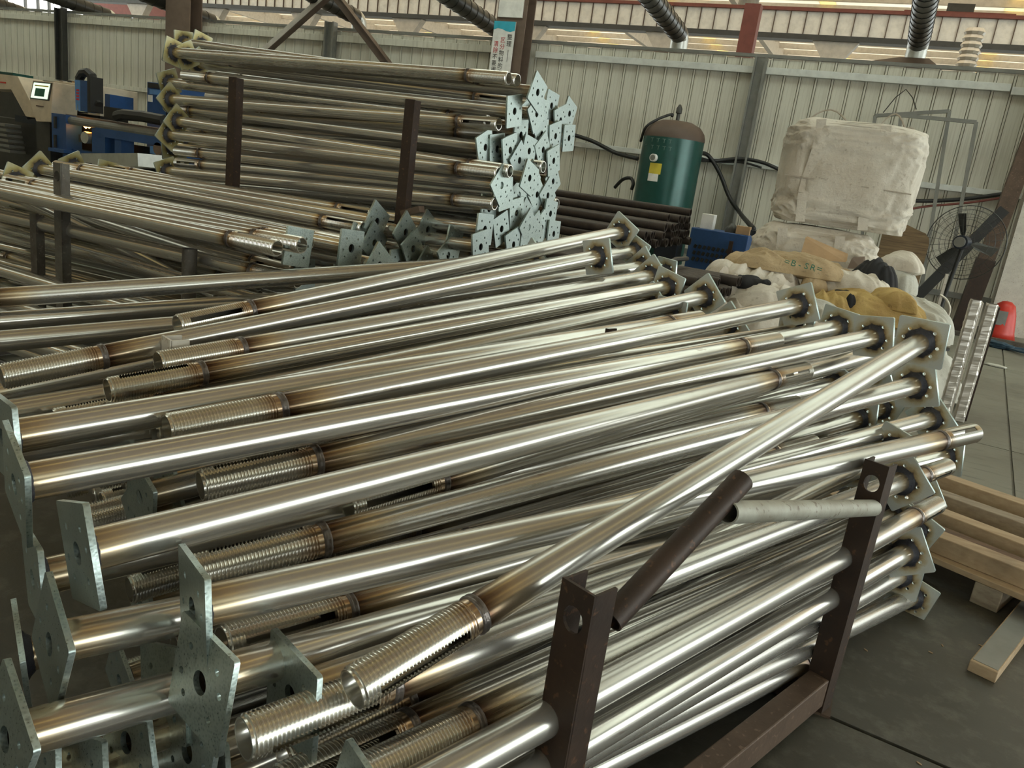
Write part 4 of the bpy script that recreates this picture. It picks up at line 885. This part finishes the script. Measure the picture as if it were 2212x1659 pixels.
for k, (px, py) in enumerate([(1985, 1650), (1870, 1405), (2035, 1395), (2010, 1410), (2118, 1395)]):
    c = at_z(px, py, 0); a = R_.uniform(0, 3); tag(crumple(c + Vector((0, 0, .002)), (.016, .005, .004), 60 + k, .9, .1, 3, 2, a).build('metal_chip', 'wood_pale', origin=c), 'tiny pale chip on the floor in front of the pallets', 'chip', 'chips on the floor')
# ------------------------------------------------------------------ air tank and the wall services
tx, ty, trd = -3.56, 13.3, .5; zt = at_y(1445, 258, ty).z
tk = thing('air_tank', (tx, ty, 0), 'tall dark green air tank with brown domed top at wall', 'tank')
MB().lathe((tx, ty, 0), [(trd, .25), (trd, zt - .28)], 40).build('shell', 'paint_green', tk, smooth=True)
MB().lathe((tx, ty, 0), [(trd + .002, zt - .31), (trd + .002, zt - .26), (trd * .95, zt - .18), (trd * .8, zt - .09), (trd * .5, zt - .025), (0, zt)], 40).build('dome', 'cap_brown', tk, smooth=True)
for k in range(3):
    a = 2.1 * k + .4; MB().box((tx + .4 * math.cos(a), ty + .4 * math.sin(a), .14), (.1, .1, .28)).build('leg', 'paint_green', tk)
MB().lathe((tx, ty, zt - .02), [(.03, 0), (.03, .12), (.05, .13), (.05, .2), (.02, .26), (0, .27)], 12).build('valve', 'dark_steel', tk, smooth=.7)
def on_tank(px, py):
    r = ray(px, py); o = EYE - Vector((tx, ty, 0)); a = r.x ** 2 + r.y ** 2; b = o.x * r.x + o.y * r.y; c = o.x ** 2 + o.y ** 2 - trd ** 2; t = (-b - math.sqrt(max(0, b * b - a * c))) / a; return EYE + r * t
def label_on(name, px, py, w, h, mat, parent, bars=None):
    p = on_tank(px, py); n = Vector((p.x - tx, p.y - ty, 0)).normalized(); right = Vector((0, 0, 1)).cross(n) ; k = 6; mb = MB(); a0 = math.atan2(n.y, n.x)
    vs = []
    for i in range(k + 1):
        a = a0 + (i / k - .5) * w / trd
        for rr in (trd - .003, trd + .004):
            for z in (p.z - h / 2, p.z + h / 2): vs.append((tx + rr * math.cos(a), ty + rr * math.sin(a), z))
    fs = []
    for i in range(k): q = i * 4; fs += [(q + 2, q + 6, q + 7, q + 3), (q, q + 1, q + 5, q + 4), (q + 1, q + 3, q + 7, q + 5), (q, q + 4, q + 6, q + 2)]
    fs += [(0, 2, 3, 1), (k * 4, k * 4 + 1, k * 4 + 3, k * 4 + 2)]; return mb.add(vs, fs).build(name, mat, parent)
label_on('yellow_label', 1415, 364, .21, .17, 'label_yellow', tk); label_on('white_label', 1410, 383, .18, .12, 'sign_white', tk)
for i in range(5):
    for j in range(2):
        label_on('faded_letter', 1396 + i * 13, 296 + j * 16 + i * 1.5, .055, .008, 'letter_pale', tk); label_on('faded_letter', 1396 + i * 13, 300 + j * 16 + i * 1.5, .008, .06, 'letter_pale', tk)
p = on_tank(1414, 341); n = Vector((p.x - tx, p.y - ty, 0)).normalized()
MB().tube([p, p + n * .06], .06, 20).build('pressure_gauge', 'sign_white', tk, smooth=.6); MB().tube([p + n * .05, p + n * .064], .045, 16).build('gauge_dial', 'grey_steel', tk)
def hose(pts, r, lab, mat='black_rubber', cat='hose', name='hose', n=8):
    P = [at_y(*p) for p in pts]; Q = []
    for i in range(len(P) - 1):                                           # Catmull-Rom
        p0, p1, p2, p3 = P[max(i - 1, 0)], P[i], P[i + 1], P[min(i + 2, len(P) - 1)]
        for k in range(n): t = k / n; Q.append(.5 * ((2 * p1) + (p2 - p0) * t + (2 * p0 - 5 * p1 + 4 * p2 - p3) * t * t + (3 * p1 - p0 - 3 * p2 + p3) * t ** 3))
    Q.append(P[-1]); return tag(MB().tube(Q, r, 8).build(name, mat, smooth=True, origin=P[0]), lab, cat)
hose([(1228, 288, 14.25), (1280, 305, 14.2), (1330, 330, 14.2), (1378, 343, 14.0)], .035, 'black hose sagging along the wall left of the tank')
hose([(1506, 330, 13.6), (1530, 336, 13.9), (1555, 375, 14.0), (1575, 425, 14.0), (1600, 462, 13.6), (1615, 480, 12.2), (1628, 494, 11.6)], .035, 'black hose dropping from the tank to the blue machine')
hose([(1504, 345, 13.6), (1545, 347, 14.1), (1600, 343, 14.2), (1650, 352, 14.2), (1700, 375, 14.2)], .03, 'black cable running along the rail right of tank', cat='cable', name='cable')
hose([(1503, 338, 13.6), (1550, 350, 14.15), (1600, 350, 14.22), (1645, 362, 14.2)], .018, 'thin cable below the black one right of tank', cat='cable', name='cable')
hose([(1328, 405, 13.8), (1345, 388, 13.7), (1362, 385, 13.6), (1368, 396, 13.5), (1364, 410, 13.5)], .03, 'black hose loop left of the tank bottom')
hose([(1384, 305, 13.2), (1395, 275, 13.0), (1420, 258, 13.1), (1450, 247, 13.3), (1452, 252, 13.3)], .022, 'dark hose from the tank valve down its left side')
hose([(1945, 433, 14.0), (2020, 434, 14.15), (2100, 428, 14.15), (2178, 417, 14.1)], .03, 'black cable along the wall above the fan', cat='cable', name='cable')
hose([(1940, 457, 14.0), (2000, 446, 14.15), (2090, 438, 14.15), (2172, 426, 14.1)], .018, 'thin dull red cable along the wall above the fan', 'paint_darkred', 'cable', 'cable')
hose([(2030, 636, 10.2), (2045, 648, 10.2), (2052, 668, 10.2), (2046, 690, 10.2)], .012, 'pale string hanging beside the knotted sack', 'bag_white', 'string', 'string')
# blue slotted machine with things on top
by = 10.8; A = at_y(1492, 500, by); B = at_y(1617, 512, by); zt2 = at_y(1555, 500, by).z
bm_ = thing('blue_machine', ((A.x + B.x) / 2, by, 0), 'blue slotted machine housing left of the bulk bags', 'machine'); W_ = B.x - A.x
MB().box(((A.x + B.x) / 2, by + .3, zt2 / 2), (W_, .6, zt2)).build('housing', 'paint_blue', bm_, bevel=.01)
sm = MB().box((0, 0, 0), (.035, .02, .05), Matrix.Rotation(.35, 3, 'Y')).mesh('slot', 'black_rubber')
for j in range(3):
    for i in range(11):
        o = bpy.data.objects.new('slot', sm); COL.objects.link(o); o.parent = bm_; o.location = (A.x + .1 + i * .062 - (A.x + B.x) / 2, -.008, zt2 - .24 - j * .085)
MB().box((B.x - .2, by - .03, zt2 - .35), (.05, .04, .5)).build('lever', 'rust_brown', bm_)
tag(MB().box((A.x + .17, by + .2, zt2 + .1), (.17, .17, .2)).build('white_box', 'sign_white', bevel=.006, origin=(A.x + .17, by + .2, zt2)), 'small white box on top of the blue machine', 'box')
tag(MB().box((B.x - .1, by + .12, zt2 + .055), (.18, .12, .11)).build('small_carton', 'cardboard', bevel=.004, origin=(B.x - .1, by + .12, zt2)), 'small brown carton on the right end of the blue machine', 'carton')
tag(MB().lathe((A.x + .5, by + .2, zt2), [(0, 0), (.09, 0), (.09, .05), (.05, .1), (.03, .12), (0, .12)], 14).build('pump_head', 'dark_steel', smooth=.7, origin=(A.x + .5, by + .2, zt2)), 'dark round fitting in the middle of the blue machine top', 'fitting')
tag(MB().lathe((A.x + .66, by + .15, zt2), [(0, 0), (.07, 0), (.07, .06), (.04, .09), (0, .09)], 14).build('white_cup', 'sign_white', smooth=.7, origin=(A.x + .66, by + .15, zt2)), 'white cup shaped fitting beside the small carton', 'fitting')
A = at_y(1646, 500, 10.4); tag(MB().lathe((A.x, 10.4, 0), [(0, 0), (.1, 0), (.1, A.z - .08), (.14, A.z - .06), (.14, A.z), (0, A.z)], 16).build('blue_drum', 'paint_navy', smooth=.7, origin=(A.x, 10.4, 0)), 'slim dark blue drum between blue machine and bulk bags', 'drum')
A = at_y(1450, 500, 10.9); tag(MB().box((A.x, 10.9, A.z / 2), (.32, .3, A.z)).build('green_bin', 'paint_navy', bevel=.01, origin=(A.x, 10.9, 0)), 'dark bin between the tube bundle and the blue machine', 'bin')
A = at_y(1400, 540, 11.4); tag(MB().box((A.x, 11.4, .35), (.7, .4, .7)).build('green_crate', 'paint_green', bevel=.01, origin=(A.x, 11.4, 0)), 'dark green crate under the end of the raised tube bundle', 'crate')
# ------------------------------------------------------------------ sign on the column
sy = 13.86; TL, TRt, BL = at_y(1067, 45, sy), at_y(1113, 47, sy), at_y(1060, 182, sy); sw = TRt.x - TL.x; zt3 = TL.z; xL = TL.x + .02; zb = 2.2
sg = thing('sign_board', (xL + sw / 2, sy, zb), 'tall white sign board with blue header and vertical lettering on column', 'sign')
MB().box((xL + sw / 2, sy, (zt3 + zb) / 2), (sw, .02, zt3 - zb)).build('panel', 'sign_white', sg)
MB().prism([(xL + sw * t, sy - .0125, zt3) for t in (0, 1)] + [(xL + sw * (1 - t), sy - .0125, zt3 - .15 - .03 * math.sin(t * 6.28)) for t in (0, .2, .4, .6, .8, 1)], (0, .002, 0)).build('header', 'sign_blue', sg)
for k, (ch, fx, z0) in enumerate([('整理', .80, .27), ('区分物料的用途', .50, .33), ('清除不要用的东西', .20, .40)]):
    for i, c in enumerate(ch): text(c, 'character', 'ink_red' if k and i < 2 else 'ink_black', sg, (xL + sw * fx, sy - .0125, zt3 - z0 - i * .112 * (1 if k else 1.05)), (1, 0, 0), (0, 0, 1), .105)
MB().box((xL + sw * .80, sy - .0125, zt3 - .27 - .32), (.008, .002, .2)).build('dash', 'ink_black', sg)
for fx, mat in ((.25, 'label_yellow'), (.68, 'ink_black')): MB().lathe((xL + sw * fx, sy - .012, zt3 - 1.36), [(0, -.002), (.055, -.002), (.055, 0)], 14, 'Y').build('printed_cap', mat, sg); MB().lathe((xL + sw * fx, sy - .0125, zt3 - 1.42), [(0, -.002), (.045, -.002), (.045, 0)], 14, 'Y').build('printed_face', 'skin_print', sg)
# ------------------------------------------------------------------ pipe cutting machines in the left background
MY = 9.6
def zp(cx_, cy_, y=MY): return at_y(cx_ / 5.53, 150 + cy_ / 5.53, y)     # measured on an enlarged view of that corner
def zprism(pts, depth, y=MY): return MB().prism([zp(a, b, y) for a, b in pts], (0, depth, 0))
def zbox(x0, y0, x1, y1, depth, y=MY, to_floor=False):
    a = zp(x0, (y0 + y1) / 2, y); b = zp(x1, (y0 + y1) / 2, y); t = zp((x0 + x1) / 2, y0, y).z; u = 0. if to_floor else zp((x0 + x1) / 2, y1, y).z
    return MB().box(((a.x + b.x) / 2, y + depth / 2, (t + u) / 2), (b.x - a.x, depth, t - u))
g0 = zp(200, 640); lm = thing('beige_lathe', (g0.x, MY + .6, 0), 'beige machine with sloping arm at the left picture edge', 'machine')
zprism([(-260, 40), (-20, 50), (210, 80), (425, 500), (420, 592), (330, 605), (130, 240), (-260, 225)], .5, MY + .3).build('sloping_arm', 'paint_beige', lm, bevel=.01)
zbox(-60, 28, 150, 56, .4, MY + .3).build('top_strip', 'paint_green', lm); zbox(-300, 240, 300, 620, .1, MY + 1.2).build('inner_wall', 'dark_steel', lm); zbox(-300, 590, 610, 1250, .9, MY + .5, True).build('bed', 'dark_steel', lm); zbox(180, 560, 440, 640, .5, MY + .3).build('blue_skirt', 'paint_navy', lm)
zbox(-10, 145, 52, 162, .03, MY + .27).build('handle', 'paint_red', lm)
for i in range(6): zbox(-40, 640 + i * 62, 60 + i * 12, 672 + i * 62, .3, MY + .1).build('stacked_profile', 'grey_steel', lm)
cs_ = thing('control_console', (zp(500, 640).x, MY, 0), 'cream control console with lit screen at left', 'console')
zprism([(392, 128), (640, 150), (604, 625), (432, 622), (352, 372)], .5).build('console_body', 'paint_beige', cs_, bevel=.01)
zprism([(412, 146), (628, 165), (590, 376), (368, 348)], -.02).build('screen_bezel', 'dark_steel', cs_); zprism([(424, 158), (614, 176), (578, 360), (384, 338)], -.03).build('screen', 'screen_lit', cs_)
zprism([(440, 186), (600, 202), (598, 216), (438, 200)], -.036).build('screen_bar', 'label_yellow', cs_); zprism([(448, 225), (560, 236), (545, 330), (430, 318)], -.034).build('screen_window', 'ink_green', cs_)
zbox(430, 430, 500, 444, .03, MY - .03).build('latch', 'cap_brown', cs_); zbox(440, 620, 600, 1200, .4, MY + .1, True).build('pedestal', 'dark_steel', cs_)
hb = thing('beige_housing', (zp(800, 640).x, MY + .6, 0), 'beige and blue machine housing behind the blue cutting head', 'machine')
zbox(640, 165, 1195, 520, .8, MY + .6).build('housing', 'paint_beige', hb, bevel=.01); zprism([(672, 520), (672, 340), (715, 285), (1050, 285), (1050, 520)], -.05, MY + .6).build('blue_panel', 'paint_navy', hb); zbox(1195, 290, 1312, 520, .5, MY + .7).build('blue_box', 'paint_blue', hb); zbox(640, 520, 1195, 900, .6, MY + .7, True).build('base', 'dark_steel', hb)
for i in range(5): zbox(650 + i * 52, 120 + (i * 37) % 25, 690 + i * 52, 172, .2, MY + .8).build('clutter', ('galv', 'chalk_brown', 'sign_white', 'dark_steel', 'cardboard')[i], hb)
ct = thing('tube_cutter', (zp(1300, 700).x, MY, 0), 'blue tube cutting bench with upright cutting head and sparks', 'machine')
zprism([(892, 122), (958, 130), (962, 498), (938, 500), (932, 418), (918, 418), (912, 488), (905, 486)], .3).build('head_front', 'paint_blue_light', ct); zbox(958, 132, 1042, 500, .3).build('head_side', 'paint_blue', ct); zbox(1042, 80, 1078, 510, .25).build('head_slide', 'black_rubber', ct)
for i in range(4): zbox(912, 236 + i * 36, 940, 258 + i * 36, .01, MY - .012).build('red_mark', 'ink_red', ct)
pts = [zp(965, 190, MY + .15), zp(950, 110, MY + .15), zp(985, 45, MY + .15), zp(1045, 35, MY + .15), zp(1100, 75, MY + .15), zp(1115, 200, MY + .15), zp(1095, 330, MY + .15), zp(1180, 430, MY + .15)]
MB().tube(pts, .075, 8).build('cable_chain', 'black_rubber', ct); zbox(1240, 450, 1395, 580, .2).build('torch_carriage', 'black_rubber', ct)
MB().tube([zp(1395, 560), zp(1480, 540), zp(1700, 560), zp(1960, 610)], .09, 8).build('drag_chain', 'black_rubber', ct)
a, b = zp(720, 540), zp(2100, 735); MB().bar(a + Vector((0, .3, 0)), Vector((b.x, MY + .3, a.z - .03)), .4, .05).build('bench_top', 'chalk_brown', ct)
MB().tube([zp(790, 600), Vector((b.x, MY, zp(790, 600).z - .02))], .07, 12).build('round_rail', 'grey_steel', ct)
zbox(620, 530, 790, 960, .3, MY - .1).build('end_frame', 'paint_blue', ct); zbox(640, 560, 662, 700, .05, MY - .13).build('frame_slot', 'black_rubber', ct); zbox(640, 780, 662, 930, .05, MY - .13).build('frame_slot', 'black_rubber', ct); zbox(575, 945, 760, 985, .4, MY - .2).build('foot_ledge', 'paint_blue', ct)
a = zp(1170, 715); b = zp(2050, 880); MB().bar(a, Vector((b.x, MY, a.z + (b.z - a.z) * .2)), .1, .22).build('side_beam', 'paint_blue', ct)
for x0, x1 in ((1100, 1255), (1370, 1450), (1960, 2080)): zbox(x0, 700, x1, 1200, .25, MY, True).build('leg', 'paint_blue', ct)
zbox(740, 965, 1180, 1025, .3).build('low_beam', 'paint_blue', ct); zbox(750, 1020, 870, 1200, .3, MY, True).build('low_leg', 'paint_blue', ct)
MB().lathe(zp(1040, 815), [(0, -.05), (.1, -.05), (.1, .1), (0, .1)], 16, 'Y').build('roller', 'galv', ct, smooth=.6); zbox(940, 780, 1000, 870, .2).build('roller_bracket', 'dark_steel', ct)
MB().lathe(zp(1910, 950), [(0, -.05), (.1, -.05), (.1, .1), (0, .1)], 16, 'Y').build('roller', 'chalk_brown', ct, smooth=.6); zbox(1790, 920, 1870, 1010, .15).build('motor_block', 'paint_blue_light', ct); zbox(1700, 1110, 1900, 1170, .25).build('small_shelf', 'paint_blue', ct)
zbox(800, 620, 1110, 960, .1, MY + .35).build('back_shield', 'black_rubber', ct); zbox(1255, 900, 1960, 1250, .1, MY + .5, True).build('dark_panel', 'black_rubber', ct)
for dx, dy, s in ((0, 0, .05), (40, 10, .035), (70, -6, .02), (-30, -8, .02)): MB().lathe(zp(1025 + dx, 672 + dy, MY + .1), [(0, -s), (s * .8, -s * .3), (s, s * .2), (0, s)], 8).build('spark', 'flame', ct)
bk = thing('blue_cabinet', (zp(1870, 600).x, MY + 1., 0), 'tall blue cabinet partly hidden by the far rack plates', 'cabinet')
zbox(1755, 165, 2120, 660, .7, MY + 1., True).build('body', 'paint_blue', bk, bevel=.01); zbox(1765, 175, 2110, 235, .05, MY + .97).build('dark_vent', 'black_rubber', bk); zbox(1785, 240, 1945, 302, .03, MY + .98).build('light_panel', 'paint_blue_light', bk); zbox(1765, 305, 1815, 385, .02, MY + .985).build('warning_sticker', 'sign_white', bk); zbox(1983, 300, 1990, 660, .02, MY + .985).build('door_gap', 'black_rubber', bk)
A = zp(1130, 1090, 7.4); B = zp(1960, 1250, 7.4); tg = thing('steel_trough', (A.x, 7.3, 0), 'grey steel trough on legs beyond the left middle rack', 'trough')
MB().bar(Vector((A.x, 7.4, A.z)), Vector((B.x, 7.2, B.z + .15)), .35, .16).build('channel', 'galv', tg)
for q in (A.lerp(B, .15), A.lerp(B, .85)): MB().box((q.x, 7.3, (q.z - .02) / 2), (.07, .3, q.z - .02)).build('leg', 'dark_steel', tg)
